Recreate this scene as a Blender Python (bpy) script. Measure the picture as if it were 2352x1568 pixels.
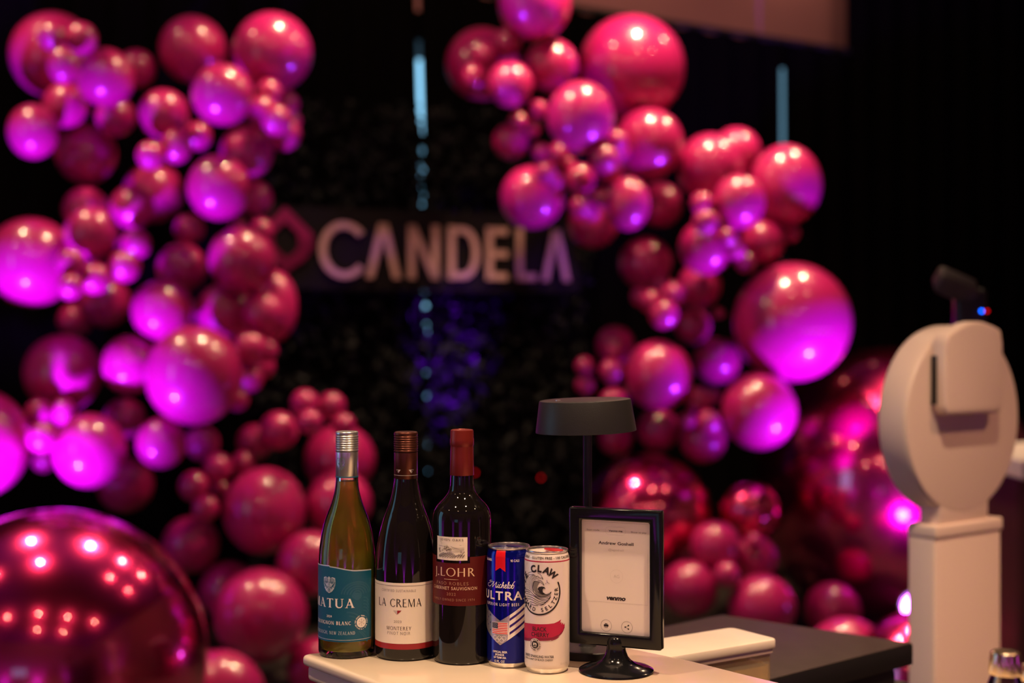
import bpy, bmesh, math, random
from mathutils import Vector, Matrix
random.seed(7)
for _o in list(bpy.data.objects): bpy.data.objects.remove(_o)
SC = bpy.context.scene
COL = SC.collection
R_ = math.radians

# ------------------------------------------------------------------ camera
cd = bpy.data.cameras.new('camera'); cam = bpy.data.objects.new('camera', cd); COL.objects.link(cam)
cam.location = (0, 0, 1.53); cam.rotation_euler = (R_(90), 0, 0)
cd.sensor_width = 36; cd.lens = 50.0; cd.shift_y = -24 / 2352
cd.clip_start = .05; cd.clip_end = 60
cd.dof.use_dof = True; cd.dof.focus_distance = 1.815; cd.dof.aperture_fstop = 2.5
SC.camera = cam
SC.cycles.transparent_max_bounces = 40; SC.cycles.transmission_bounces = 16

# ------------------------------------------------------------------ world (dusk outside) and exposure
w = bpy.data.worlds.new('dusk'); SC.world = w; w.use_nodes = True
w.node_tree.nodes['Background'].inputs[0].default_value = (.30, .70, 1.0, 1)
w.node_tree.nodes['Background'].inputs[1].default_value = 1.7
vs = SC.view_settings
vs.view_transform = 'Standard'; vs.look = 'None'; vs.gamma = 1; vs.use_curve_mapping = False; vs.exposure = 0.0

# ------------------------------------------------------------------ the room's lamps and added fill lights
def spot(name, loc, target, energy, col, size=120, blend=.5, rad=.04):
    l = bpy.data.lights.new(name, 'SPOT'); l.energy = energy; l.color = col
    l.spot_size = R_(size); l.spot_blend = blend; l.shadow_soft_size = rad
    o = bpy.data.objects.new(name, l); COL.objects.link(o); o.location = loc
    o.rotation_euler = (Vector(target) - Vector(loc)).to_track_quat('-Z', 'Y').to_euler()
    return o
WARM = (1.0, .64, .37); WARM2 = (1.0, .68, .44)
DOWN = [  # ceiling downlights in three rows, then two added fill lights: x, y, beam watts, beam angle
 (-2.9, .7, 90, 70), (-1.1, 1.0, 260, 66), (.6, 1.1, 400, 84), (2.5, 1.4, 330, 90),
 (-3.4, 3.7, 60, 50), (-1.75, 4.1, 60, 50), (.95, 4.7, 60, 50), (2.3, 5.0, 70, 50),
 (-2.45, 5.5, 130, 80), (-.6, 5.85, 210, 80), (.75, 6.25, 330, 84), (2.0, 6.9, 190, 95),
 (-.9, -.6, 640, 80), (1.0, -.5, 560, 80)]  # pair behind the camera, added to brighten the bottle fronts
for x, y, e, a_ in DOWN:
    spot('ceiling_or_fill_spot', (x, y, 4.12), (x, y, 0), e, (1.0, .50, .27) if (y < 3 and x > 2) else WARM if y > 3 else WARM2, a_, .5, .045)
    l = bpy.data.lights.new('ceiling_or_fill_lamp', 'POINT'); l.energy = 26 if y > 5.3 else 13; l.color = WARM; l.shadow_soft_size = .045
    o = bpy.data.objects.new('ceiling_or_fill_lamp', l); COL.objects.link(o); o.location = (x, y, 4.10)
for x in (.7, 1.9):       # fill lights added behind the drapes to brighten the far wall
    spot('ceiling_or_fill_spot', (x, 8.35 + .45 * x, 4.12), (x, 8.62 + .45 * x, 3.2), 2, WARM, 120, .6, .05)
VIOLET = (.27, .02, 1.0)
spot('uplight_beam_left', (-2.1, 4.85, .28), (-2.02, 5.75, 2.5), 1250, VIOLET, 92, .8, .05)
spot('uplight_beam_right', (1.80, 5.98, .46), (1.50, 6.45, 2.6), 600, VIOLET, 110, .8, .05)
spot('orb_fill_beam', (1.74, 5.98, .50), (2.0, 7.3, .78), 75, (.46, .02, 1.0), 80, .9, .06)  # extra beam added to brighten the giant foil sphere
spot('hedge_fill_beam', (-.25, 7.0, .25), (-.32, 7.6, 1.45), 650, (.22, .0, 1.0), 24, .8, .05)  # extra beam added to put violet light on the leaves
for x, y, tx, ty in ((-3.9, 1.2, -4.2, 1.2), (-3.9, 4.6, -4.2, 4.6), (-.4, -2.7, -.4, -3.0), (-3.2, -2.7, -3.2, -3.0), (2.6, -2.7, 2.6, -3.0), (4.9, .8, 5.2, .8)):   # unseen violet lights added by the other walls, for reflections in the foil
    spot('wall_fill_beam', (x, y, .2), (tx, ty, 2.2), 420, (.42, .02, 1.0), 90, .6, .05)

# ------------------------------------------------------------------ materials
def mat(name, col, rough=.5, metal=0., spec=.5, coat=0., emit=None, estr=0., trans=0., ior=1.45, bump=0., bscale=40., var=0.):
    m = bpy.data.materials.new(name); m.use_nodes = True
    nt = m.node_tree; b = nt.nodes['Principled BSDF']
    b.inputs['Base Color'].default_value = (*col, 1); b.inputs['Roughness'].default_value = rough
    b.inputs['Metallic'].default_value = metal; b.inputs['Specular IOR Level'].default_value = spec
    b.inputs['Coat Weight'].default_value = coat; b.inputs['IOR'].default_value = ior
    b.inputs['Transmission Weight'].default_value = trans
    if emit: b.inputs['Emission Color'].default_value = (*emit, 1); b.inputs['Emission Strength'].default_value = estr
    tc = nt.nodes.new('ShaderNodeTexCoord'); nz = nt.nodes.new('ShaderNodeTexNoise')
    nz.inputs['Scale'].default_value = bscale; nz.inputs['Detail'].default_value = 3
    nt.links.new(tc.outputs['Object'], nz.inputs['Vector'])
    if var:
        mx = nt.nodes.new('ShaderNodeMix'); mx.data_type = 'RGBA'
        mx.inputs['A'].default_value = (*[c * (1 - var) for c in col], 1); mx.inputs['B'].default_value = (*[min(1, c * (1 + var)) for c in col], 1)
        nt.links.new(nz.outputs['Fac'], mx.inputs['Factor']); nt.links.new(mx.outputs['Result'], b.inputs['Base Color'])
    if bump:
        bp = nt.nodes.new('ShaderNodeBump'); bp.inputs['Strength'].default_value = bump; bp.inputs['Distance'].default_value = .002
        nt.links.new(nz.outputs['Fac'], bp.inputs['Height']); nt.links.new(bp.outputs['Normal'], b.inputs['Normal'])
    return m
def clear_mat(name, tint, ior, bend, gloss=.0, glow_col=None, glow_amt=0):
    m = bpy.data.materials.new(name); m.use_nodes = True; nt = m.node_tree; N = nt.nodes
    N.remove(N['Principled BSDF']); out = N['Material Output']
    tr = N.new('ShaderNodeBsdfTransparent'); tr.inputs[0].default_value = (*tint, 1)
    gl = N.new('ShaderNodeBsdfGlossy'); gl.inputs['Roughness'].default_value = gloss
    fr = N.new('ShaderNodeFresnel'); fr.inputs['IOR'].default_value = ior
    body = tr
    if bend:
        rf = N.new('ShaderNodeBsdfRefraction'); rf.inputs['Color'].default_value = (*tint, 1); rf.inputs['IOR'].default_value = ior; rf.inputs['Roughness'].default_value = 0
        mx = N.new('ShaderNodeMixShader'); mx.inputs[0].default_value = bend
        nt.links.new(tr.outputs[0], mx.inputs[1]); nt.links.new(rf.outputs[0], mx.inputs[2]); body = mx
    if glow_col:      # colour mixed in to stand for light caught in the liquid
        df = N.new('ShaderNodeBsdfDiffuse'); df.inputs[0].default_value = (*glow_col, 1); tl = N.new('ShaderNodeBsdfTranslucent'); tl.inputs[0].default_value = (*glow_col, 1)
        m3 = N.new('ShaderNodeMixShader'); nt.links.new(df.outputs[0], m3.inputs[1]); nt.links.new(tl.outputs[0], m3.inputs[2])
        m4 = N.new('ShaderNodeMixShader'); m4.inputs[0].default_value = glow_amt; nt.links.new(body.outputs[0], m4.inputs[1]); nt.links.new(m3.outputs[0], m4.inputs[2]); body = m4
    m2 = N.new('ShaderNodeMixShader'); nt.links.new(fr.outputs[0], m2.inputs[0])
    nt.links.new(body.outputs[0], m2.inputs[1]); nt.links.new(gl.outputs[0], m2.inputs[2]); nt.links.new(m2.outputs[0], out.inputs['Surface'])
    return m
def label_back_mat():
    m = bpy.data.materials.new('translucent_label'); m.use_nodes = True; nt = m.node_tree; N = nt.nodes; N.remove(N['Principled BSDF'])
    d = N.new('ShaderNodeBsdfDiffuse'); d.inputs[0].default_value = (.9, .85, .75, 1); t = N.new('ShaderNodeBsdfTranslucent'); t.inputs[0].default_value = (.9, .85, .7, 1)
    x = N.new('ShaderNodeMixShader'); nt.links.new(d.outputs[0], x.inputs[1]); nt.links.new(t.outputs[0], x.inputs[2]); nt.links.new(x.outputs[0], N['Material Output'].inputs['Surface'])
    return m
def balloon_mat():
    m = mat('latex', (.80, .085, .26), .33, spec=.5, coat=1.0)
    nt = m.node_tree; b = nt.nodes['Principled BSDF']; b.inputs['Coat Roughness'].default_value = .04
    oi = nt.nodes.new('ShaderNodeObjectInfo'); mx = nt.nodes.new('ShaderNodeMix'); mx.data_type = 'RGBA'
    mx.inputs['A'].default_value = (.40, .008, .115, 1); mx.inputs['B'].default_value = (.50, .014, .15, 1)
    nt.links.new(oi.outputs['Random'], mx.inputs['Factor']); nt.links.new(mx.outputs['Result'], b.inputs['Base Color'])
    return m
def _later(): M['foil'].node_tree.nodes['Principled BSDF'].inputs['Coat IOR'].default_value = 1.95
M = dict(
 latex=balloon_mat(),
 foil=mat('foil', (.95, .035, .22), .20, 1.0, coat=1.0, bump=.05, bscale=14),
 drape=mat('black_cloth', (.0022, .0018, .0018), .95, spec=.02, var=.4, bscale=60),
 dark_wall=mat('painted_wall', (.25, .17, .14), .8, spec=.2, var=.3, bscale=3),
 far_wall=mat('far_wall', (.42, .18, .20), .9, spec=.1, var=.08, bscale=2),
 ceiling=mat('ceiling_paint', (.05, .04, .04), .9, spec=.1, var=.2, bscale=4),
 floor=mat('floor', (.05, .038, .034), .35, var=.3, bscale=8),
 black_plastic=mat('black_plastic', (.012, .012, .013), .28, bump=.04, bscale=300),
 black_gloss=mat('black_gloss_plastic', (.006, .006, .007), .14, spec=.4, coat=.0, bump=.03, bscale=120),
 black_paint=mat('black_powder_coat', (.016, .015, .015), .42, spec=.45, bump=.06, bscale=600),
 cart=mat('black_laminate', (.05, .036, .033), .55, spec=.4, var=.3, bscale=30),
 quartz=mat('cream_quartz', (.68, .56, .42), .16, coat=.2, var=.05, bscale=18),
 white=mat('white_shell', (.77, .61, .51), .42, spec=.4, bump=.02, bscale=80),
 lid=mat('cream_lid', (.86, .78, .64), .4, var=.04, bscale=25),
 tub=mat('clear_tub', (.92, .82, .58), .25, trans=.75, ior=1.2, bump=.05, bscale=60),
 tubfill=mat('tub_contents', (.80, .56, .16), .7, var=.25, bscale=45),
 bar_wood=mat('bar_wood', (.055, .014, .012), .5, var=.4, bscale=12),
 bar_top=mat('bar_top', (.78, .70, .66), .3, var=.05, bscale=10),
 letter=mat('sign_letter', (.46, .27, .24), .45, var=.03, bscale=30),
 gem=mat('sign_gem', (.24, .006, .08), .4, var=.1, bscale=40),
 panel=mat('sign_panel', (.006, .004, .005), .7, spec=.15, var=.2, bscale=10),
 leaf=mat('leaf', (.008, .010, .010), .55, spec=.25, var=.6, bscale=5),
 outleaf=mat('outdoor_leaf', (.03, .045, .025), .7, var=.5, bscale=6),
 glass=clear_mat('clear_glass', (.97, 1.0, .95), 1.42, 0),
 wine=clear_mat('white_wine', (1.0, .95, .50), 1.345, .42, 0, (.95, .86, .07), .34),
 pane2=mat('dimmed_window_pane', (.24, .23, .23), .02, trans=1.0, ior=1.02),  # pane greyed to dim the daylight in the second slit
 pane=mat('window_pane', (.95, .97, 1), .02, trans=1.0, ior=1.02),
 label_back=label_back_mat(),
 dark_glass=mat('dark_bottle_glass', (.006, .0045, .004), .025, spec=.55, bump=.0),
 dark_glass2=mat('dark_bottle_glass_brown', (.010, .006, .003), .04, spec=.5),
 silver=mat('satin_cap_metal', (.62, .62, .60), .30, .9, bump=.02, bscale=200),
 bronze=mat('bronze_cap_metal', (.115, .034, .022), .34, .75, bump=.03, bscale=200),
 redfoil=mat('red_foil_capsule', (.19, .016, .010), .38, .35, bump=.06, bscale=90),
 teal=mat('teal_label', (.004, .095, .16), .5, var=.06, bscale=20),
 teal2=mat('teal_tone_print', (.018, .115, .18), .5),
 capprint=mat('grey_green_print', (.16, .21, .21), .45, .3),
 silverprint=mat('silver_print', (.62, .70, .68), .35, .2),
 cream=mat('cream_label', (.86, .76, .62), .6, var=.03, bscale=30),
 burg=mat('burgundy_label', (.105, .007, .005), .5, spec=.3, var=.1, bscale=30),
 redband=mat('red_band', (.32, .018, .022), .4),
 blackprint=mat('black_print', (.015, .010, .010), .5),
 greyprint=mat('grey_print', (.20, .17, .15), .6),
 brownprint=mat('brown_print', (.11, .07, .05), .6),
 paleprint=mat('pale_grey_print', (.56, .49, .43), .6),
 whiteprint=mat('white_print', (.88, .82, .74), .5),
 goldprint=mat('pale_gold_print', (.82, .56, .33), .42, .1),
 dullgold=mat('dull_gold_print', (.42, .21, .12), .5, .1),
 paper=mat('paper', (.80, .71, .64), .55, var=.015, bscale=8),
 can_blue=mat('blue_can_paint', (.001, .006, .24), .2, .6, coat=.3),
 can_white=mat('white_can_paint', (.80, .70, .63), .33, .1, coat=.15),
 can_lid=mat('aluminium', (.78, .75, .70), .25, .95, bump=.02, bscale=100),
 ribbon=mat('red_print', (.70, .006, .010), .35),
 alu=mat('brushed_silver_print', (.50, .48, .47), .32, .8),
 stripe=mat('violet_stripe_print', (.03, .008, .20), .35, .3),
 cherry=mat('cherry_print', (.46, .004, .055), .4),
 cherrydark=mat('dark_cherry_print', (.22, .006, .035), .4),
 navy=mat('navy_print', (.012, .016, .06), .4),
 tab_blue=mat('blue_tab', (.03, .02, .14), .3, .7), tab_red=mat('red_tab', (.70, .03, .03), .3, .6),
 led_blue=mat('blue_led', (0, .05, .5), .4, emit=(.0, .10, 1.0), estr=9), led_red=mat('red_led', (.3, 0, 0), .4, emit=(1, .0, .01), estr=1.6),
 led_violet=mat('violet_lamp_lens', (.3, 0, .5), .2, emit=(.62, .10, 1.0), estr=45),
 capmetal=mat('shaker_cap', (.62, .50, .34), .22, 1.0, bump=.05, bscale=90),
)

_later()
# ------------------------------------------------------------------ mesh helpers
class MB:
    def __init__(s): s.v = []; s.f = []
    def add(s, vs, fs):
        k = len(s.v); s.v += [tuple(v) for v in vs]; s.f += [tuple(i + k for i in f) for f in fs]; return s
    def box(s, c, d, mtx=None):
        x, y, z = c; a, b, e = d[0] / 2, d[1] / 2, d[2] / 2
        vs = [Vector((x + i * a, y + j * b, z + k * e)) for k in (-1, 1) for j in (-1, 1) for i in (-1, 1)]
        if mtx: vs = [mtx @ v for v in vs]
        return s.add(vs, [(0, 2, 3, 1), (4, 5, 7, 6), (0, 1, 5, 4), (1, 3, 7, 5), (3, 2, 6, 7), (2, 0, 4, 6)])
    def lathe(s, prof, n=48, a0=None, a1=None, c=(0, 0, 0)):
        full = a0 is None
        m = n if full else n + 1
        vs = []
        for r, z in prof:
            for i in range(m):
                a = 2 * math.pi * i / n if full else a0 + (a1 - a0) * i / n
                vs.append((c[0] + r * math.sin(a), c[1] - r * math.cos(a), c[2] + z))   # angle 0 faces -Y
        fs = []
        for j in range(len(prof) - 1):
            for i in range(n):
                i2 = (i + 1) % m
                fs.append((j * m + i, j * m + i2, (j + 1) * m + i2, (j + 1) * m + i))
        if full:
            if prof[0][0] > 1e-6: fs.append(tuple(reversed(range(m))))
            if prof[-1][0] > 1e-6: fs.append(tuple(range((len(prof) - 1) * m, len(prof) * m)))
        return s.add(vs, fs)
    def prism(s, pts, z0, z1):       # polygon (x,y) ccw extruded along z
        n = len(pts)
        return s.add([(x, y, z0) for x, y in pts] + [(x, y, z1) for x, y in pts],
                     [tuple(reversed(range(n))), tuple(range(n, 2 * n))] + [(i, (i + 1) % n, n + (i + 1) % n, n + i) for i in range(n)])
    def tube(s, p0, p1, r, n=16, r1=None):
        p0, p1 = Vector(p0), Vector(p1); q = (p1 - p0).to_track_quat('Z', 'Y'); r1 = r if r1 is None else r1
        vs = [p0 + q @ Vector((r * math.cos(2 * math.pi * i / n), r * math.sin(2 * math.pi * i / n), 0)) for i in range(n)]
        vs += [p1 + q @ Vector((r1 * math.cos(2 * math.pi * i / n), r1 * math.sin(2 * math.pi * i / n), 0)) for i in range(n)]
        return s.add(vs, [tuple(reversed(range(n))), tuple(range(n, 2 * n))] + [(i, (i + 1) % n, n + (i + 1) % n, n + i) for i in range(n)])
    def obj(s, name, m, parent=None, smooth=None, bevel=0., seg=2):
        me = bpy.data.meshes.new(name); me.from_pydata(s.v, [], s.f); me.validate()
        bm = bmesh.new(); bm.from_mesh(me)
        bmesh.ops.remove_doubles(bm, verts=bm.verts, dist=1e-6)
        bmesh.ops.recalc_face_normals(bm, faces=bm.faces)
        if bevel:
            es = [e for e in bm.edges if len(e.link_faces) == 2 and e.calc_face_angle(0) > .5]
            bmesh.ops.bevel(bm, geom=es, offset=bevel, segments=seg, affect='EDGES', profile=.5)
        bm.to_mesh(me); bm.free()
        if smooth is not None:
            me.shade_smooth()
            if smooth < 179:
                me.set_sharp_from_angle(angle=R_(smooth))
        o = bpy.data.objects.new(name, me); COL.objects.link(o); me.materials.append(M[m])
        if parent: o.parent = parent
        return o
def tag(o, label, cat, group=None, kind=None):
    if label: o['label'] = label
    if cat: o['category'] = cat
    if group: o['group'] = group
    if kind: o['kind'] = kind
    return o
def thing(name, label, cat, loc, rz=0., group=None):
    o = bpy.data.objects.new(name, None); COL.objects.link(o); o.empty_display_size = .05
    o.location = loc; o.rotation_euler = (0, 0, rz)
    return tag(o, label, cat, group)
def struct(o): o['kind'] = 'structure'; return o

# ---- flat artwork: 2-D polygons in metres, later wrapped on a cylinder or laid on a plane
class Art:
    def __init__(s): s.bm = bmesh.new(); s.lines = []
    def poly(s, pts):
        vs = [s.bm.verts.new((x, y, 0)) for x, y in pts]
        try: s.bm.faces.new(vs)
        except ValueError: pass
        return s
    def stroke(s, pts, w):
        n = len(pts); ws = w if isinstance(w, (list, tuple)) else [w] * n
        L = []; Rr = []
        for i, (x, y) in enumerate(pts):
            a = pts[max(0, i - 1)]; b = pts[min(n - 1, i + 1)]
            dx, dy = b[0] - a[0], b[1] - a[1]; k = math.hypot(dx, dy) or 1e-9
            nx, ny = -dy / k * ws[i] / 2, dx / k * ws[i] / 2
            L.append(s.bm.verts.new((x + nx, y + ny, 0))); Rr.append(s.bm.verts.new((x - nx, y - ny, 0)))
        for i in range(n - 1):
            s.bm.faces.new((L[i], Rr[i], Rr[i + 1], L[i + 1]))
        return s
    def arc(s, cx, cy, r, a0, a1, w, n=28, ry=None):
        ry = ry or r
        return s.stroke([(cx + r * math.cos(R_(a0 + (a1 - a0) * i / n)), cy + ry * math.sin(R_(a0 + (a1 - a0) * i / n))) for i in range(n + 1)], w)
    def disc(s, cx, cy, r, n=24, ry=None):
        ry = ry or r
        return s.poly([(cx + r * math.cos(2 * math.pi * i / n), cy + ry * math.sin(2 * math.pi * i / n)) for i in range(n)])
    def smooth(s, pts, w, k=4):
        return s.stroke(catmull(pts, k), w)
    def mesh2d(s, vs, fs):
        bv = [s.bm.verts.new((x, y, 0)) for x, y in vs]
        for f in fs:
            try: s.bm.faces.new([bv[i] for i in f])
            except ValueError: pass
        return s
    def text(s, body, cx, cy, cap, width=None, bold=0., shear=0., gap=1.0):     # centred on cx, baseline cy
        if s.bm.verts: t = Art(); s.lines.append(t); t.text(body, cx, cy, cap, width, bold, shear, gap); return s    # each line its own mesh
        vs, fs, x0, x1, ch = glyphs(body, bold, shear, gap)
        ky = cap / ch; kx = ky if width is None else width / (x1 - x0)
        return s.mesh2d([(cx + (x - (x0 + x1) / 2) * kx, cy + y * ky) for x, y in vs], fs)
    def ring_text(s, body, cx, cy, r, a_mid, cap, pitch, bold=0., inward=False, kx=1.0):
        # letters along a circle; pitch in degrees; inward = reads anticlockwise with the tops to the centre
        n = len(body)
        for i, ch in enumerate(body):
            if ch == ' ': continue
            a = a_mid + (-(i - (n - 1) / 2) * pitch if not inward else (i - (n - 1) / 2) * pitch)
            vs, fs, x0, x1, hh = glyphs(ch, bold, 0, 1)
            k = cap / glyphs('H', bold, 0, 1)[4]
            rot = R_(a - 90) if not inward else R_(a + 90)
            px, py = cx + r * math.cos(R_(a)), cy + r * math.sin(R_(a))
            out = []
            for x, y in vs:
                X, Y = (x - (x0 + x1) / 2) * k * kx, y * k - cap / 2
                out.append((px + X * math.cos(rot) - Y * math.sin(rot), py + X * math.sin(rot) + Y * math.cos(rot)))
            s.mesh2d(out, fs)
        return s
    def serif(s, body, cx, cy, cap, width, ser=1.0, thick=.15, thin=.06, track=.08):
        if s.bm.verts: t = Art(); s.lines.append(t); t.serif(body, cx, cy, cap, width, ser, thick, thin, track); return s
        tmp = Art(); x = 0.
        for ch in body:
            x += serif_letter(tmp, ch, x, ser, thick, thin) + track
        x -= track
        for v in tmp.bm.verts: v.co = (cx + (v.co.x - x / 2) * width / x, cy + v.co.y * cap, 0)
        me = bpy.data.meshes.new('t'); tmp.bm.to_mesh(me); tmp.bm.free(); s.bm.from_mesh(me); bpy.data.meshes.remove(me)
        return s
    def wrap(s, name, m, R, parent, eps=.0004, step=.0022):
        for t in s.lines: t.wrap(name, m, R, parent, eps, step)
        bm = s.bm
        if not bm.verts: return None
        xs = [v.co.x for v in bm.verts]; k = math.floor(min(xs) / step) + 1
        while k * step < max(xs):
            bmesh.ops.bisect_plane(bm, geom=bm.verts[:] + bm.edges[:] + bm.faces[:], plane_co=(k * step, 0, 0), plane_no=(1, 0, 0), dist=1e-7)
            k += 1
        for v in bm.verts:
            a = v.co.x / R; v.co = ((R + eps) * math.sin(a), -(R + eps) * math.cos(a), v.co.y)
        return s._finish(name, m, parent, lambda f: Vector((f.calc_center_median().x, f.calc_center_median().y, 0)))
    def flat(s, name, m, parent, y):
        for t in s.lines: t.flat(name, m, parent, y)
        if not s.bm.verts: return None
        for v in s.bm.verts: v.co = (v.co.x, y, v.co.y)
        return s._finish(name, m, parent, lambda f: Vector((0, -1, 0)))
    def _finish(s, name, m, parent, out):
        for f in s.bm.faces:
            f.normal_update()
            if f.normal.dot(out(f)) < 0: f.normal_flip()
        me = bpy.data.meshes.new(name); s.bm.to_mesh(me); s.bm.free(); me.materials.append(M[m])
        o = bpy.data.objects.new(name, me); COL.objects.link(o); o.parent = parent
        return o
def catmull(p, k=4):
    if len(p) < 3: return p
    q = [p[0]] + list(p) + [p[-1]]; out = []
    for i in range(1, len(q) - 2):
        a, b, c, d = q[i - 1], q[i], q[i + 1], q[i + 2]
        for j in range(k):
            t = j / k
            out.append(tuple(.5 * (2 * b[u] + (c[u] - a[u]) * t + (2 * a[u] - 5 * b[u] + 4 * c[u] - d[u]) * t * t + (3 * b[u] - a[u] - 3 * c[u] + d[u]) * t ** 3) for u in (0, 1)))
    return out + [p[-1]]
_G = {}
def glyphs(body, bold=0., shear=0., gap=1.0):
    key = (body, bold, shear, gap)
    if key in _G: return _G[key]
    c = bpy.data.curves.new('t', 'FONT'); c.body = body; c.size = 1; c.offset = bold; c.shear = shear; c.space_character = gap; c.resolution_u = 4
    o = bpy.data.objects.new('t', c); COL.objects.link(o)
    me = bpy.data.meshes.new_from_object(o)
    vs = [(v.co.x, v.co.y) for v in me.vertices]; fs = [tuple(p.vertices) for p in me.polygons]
    bpy.data.objects.remove(o); bpy.data.curves.remove(c); bpy.data.meshes.remove(me)
    xs = [v[0] for v in vs]
    if body not in 'Hx' and 'H' != body:
        ch = glyphs('H', bold, 0, 1)[4]
    else:
        ch = max(v[1] for v in vs)
    _G[key] = (vs, fs, min(xs), max(xs), ch)
    return _G[key]
def serif_letter(A, ch, x, ser, T, t):
    sh = .05
    def leg(x0, y0, x1, y1, w):      # slanted stem with level ends
        A.poly([(x + x0 - w / 2, y0), (x + x0 + w / 2, y0), (x + x1 + w / 2, y1), (x + x1 - w / 2, y1)])
    def bar(x0, x1, y, w=t): A.poly([(x + x0, y - w / 2), (x + x1, y - w / 2), (x + x1, y + w / 2), (x + x0, y + w / 2)])
    def foot(x0, y, h=.15):
        if ser: h *= ser; y0, y1 = (0, sh) if y == 0 else (1 - sh, 1); A.poly([(x + x0 - h, y0), (x + x0 + h, y0), (x + x0 + h, y1), (x + x0 - h, y1)])
    def stem(x0): leg(x0, 0, x0, 1, T); foot(x0, 0); foot(x0, 1)
    def arc(cx, cy, rx, ry, a0, a1, n=20):
        pts = []; ws = []
        for i in range(n + 1):
            a = R_(a0 + (a1 - a0) * i / n); c = abs(math.cos(a)); wd = t + (T - t) * c ** 1.5
            pts.append((x + cx + (rx - T / 2) * math.cos(a), cy + (ry - t / 2) * math.sin(a))); ws.append(wd)
        A.stroke(pts, ws)
    if ch == 'A': leg(.10, 0, .385, 1, t); leg(.67, 0, .37, 1, T); bar(.2, .56, .33); foot(.10, 0, .12); foot(.67, 0, .15); return .80
    if ch == 'B': stem(.16); arc(.18, .75, .36, .25, -90, 90); arc(.18, .265, .42, .265, -90, 90); return .64
    if ch == 'C': arc(.44, .5, .40, .5, 42, 318); return .76
    if ch == 'D': stem(.16); arc(.20, .5, .52, .5, -90, 90); return .76
    if ch == 'E': stem(.16); bar(.16, .54, 1 - t / 2); bar(.16, .48, .52); bar(.16, .58, t / 2); return .62
    if ch == 'G': arc(.44, .5, .40, .5, 42, 318); leg(.74, .08, .74, .42, T); return .84
    if ch == 'H': stem(.16); stem(.70); bar(.16, .70, .52); return .86
    if ch == 'I': stem(.16); return .32
    if ch == 'J': leg(.16, -.08, .16, 1, T); A.stroke([(x + .16, -.05), (x + .1, -.18), (x + -.04, -.22)], [T, T * .8, t]); foot(.16, 1, .1); return .30
    if ch == 'L': stem(.16); bar(.16, .58, t / 2); leg(.565, 0, .58, .16, .04); return .62
    if ch == 'M': leg(.14, 0, .16, 1, t); leg(.50, 0, .18, 1, T); leg(.48, 0, .80, 1, t); leg(.86, 0, .84, 1, T); foot(.14, 0, .12); foot(.86, 0); foot(.12, 1, .1); foot(.88, 1, .1); return 1.02
    if ch == 'N': leg(.14, 0, .14, 1, t); leg(.70, 0, .16, 1, T); leg(.72, 0, .72, 1, t); foot(.14, 0, .12); foot(.72, 1, .12); foot(.12, 1, .1); return .84
    if ch == 'O': arc(.48, .5, .46, .5, 0, 360, 36); return .94
    if ch == 'R': stem(.16); arc(.18, .74, .40, .26, -90, 90); leg(.68, 0, .36, .5, T); foot(.68, 0, .1); return .74
    if ch == 'S': A.stroke(catmull([(x + .48, .80), (x + .30, .96), (x + .10, .78), (x + .28, .54), (x + .50, .28), (x + .28, .04), (x + .06, .2)]), T * .75); return .56
    if ch == 'T': leg(.36, 0, .36, 1, T); foot(.36, 0); bar(.03, .69, 1 - t / 2); leg(.05, .82, .05, 1, .05); leg(.67, .82, .67, 1, .05); return .72
    if ch == 'U': leg(.16, .3, .16, 1, T); leg(.68, .3, .68, 1, t); A.stroke([(x + .16 + .26 * (1 - math.cos(R_(i * 18))), .32 - .285 * math.sin(R_(i * 18))) for i in range(11)], [T - (T - t) * i / 10 for i in range(11)]); foot(.16, 1); foot(.68, 1, .13); return .84
    if ch == 'V': leg(.38, 0, .10, 1, T); leg(.40, 0, .66, 1, t); foot(.10, 1); foot(.66, 1, .12); return .76
    if ch == 'W': leg(.30, 0, .10, 1, T); leg(.32, 0, .50, 1, t); leg(.68, 0, .48, 1, T); leg(.70, 0, .88, 1, t); foot(.10, 1, .12); foot(.88, 1, .1); return .98
    if ch == 'Y': leg(.36, 0, .36, .45, T); leg(.36, .42, .08, 1, T); leg(.37, .42, .64, 1, t); foot(.36, 0); foot(.08, 1, .12); foot(.64, 1, .1); return .72
    if ch == 'Z': bar(.04, .58, 1 - t / 2); bar(.04, .60, t / 2); leg(.10, .02, .52, .98, T); return .64
    if ch == '.': A.disc(x + .09, .07, .085, 12); return .2
    if ch == ',': A.stroke([(x + .08, .08), (x + .04, -.16)], [.14, .04]); return .2
    return .42

# ================================================================== the setting
def line_y(x, off): return off + .45 * x        # the backdrop runs off to the right at this slope
struct(MB().box((0, 4.5, -.05), (13, 19, .1)).obj('floor', 'floor'))
struct(MB().box((0, 4.5, 4.25), (13, 19, .1)).obj('ceiling', 'ceiling'))
# left wall with a tall dusk window, wall behind the camera with a blinded window
def wall_with_hole(name, x0, x1, z1, hx0, hx1, hz0, hz1, place, m):
    b = MB()
    for (a, c, e, f) in ((x0, hx0, 0, z1), (hx1, x1, 0, z1), (hx0, hx1, 0, hz0), (hx0, hx1, hz1, z1)):
        b.box(((a + c) / 2, 0, (e + f) / 2), (c - a, .12, f - e))
    o = b.obj(name, m); o.matrix_world = place; return struct(o)
wl = wall_with_hole('wall_left', -9.5, 9.5, 4.2, -3.0, -1.7, .7, 3.0, Matrix.Translation((-4.2, 4.5, 0)) @ Matrix.Rotation(R_(90), 4, 'Z'), 'dark_wall')
wb = wall_with_hole('wall_back', -6.5, 6.5, 4.2, -2.6, -1.3, 1.05, 1.75, Matrix.Translation((0, -3, 0)), 'dark_wall')
struct(MB().box((5.2, 4.5, 2.1), (.12, 19, 4.2)).obj('wall_right', 'dark_wall'))
wf = MB()
ang = math.atan(.45)
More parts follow.
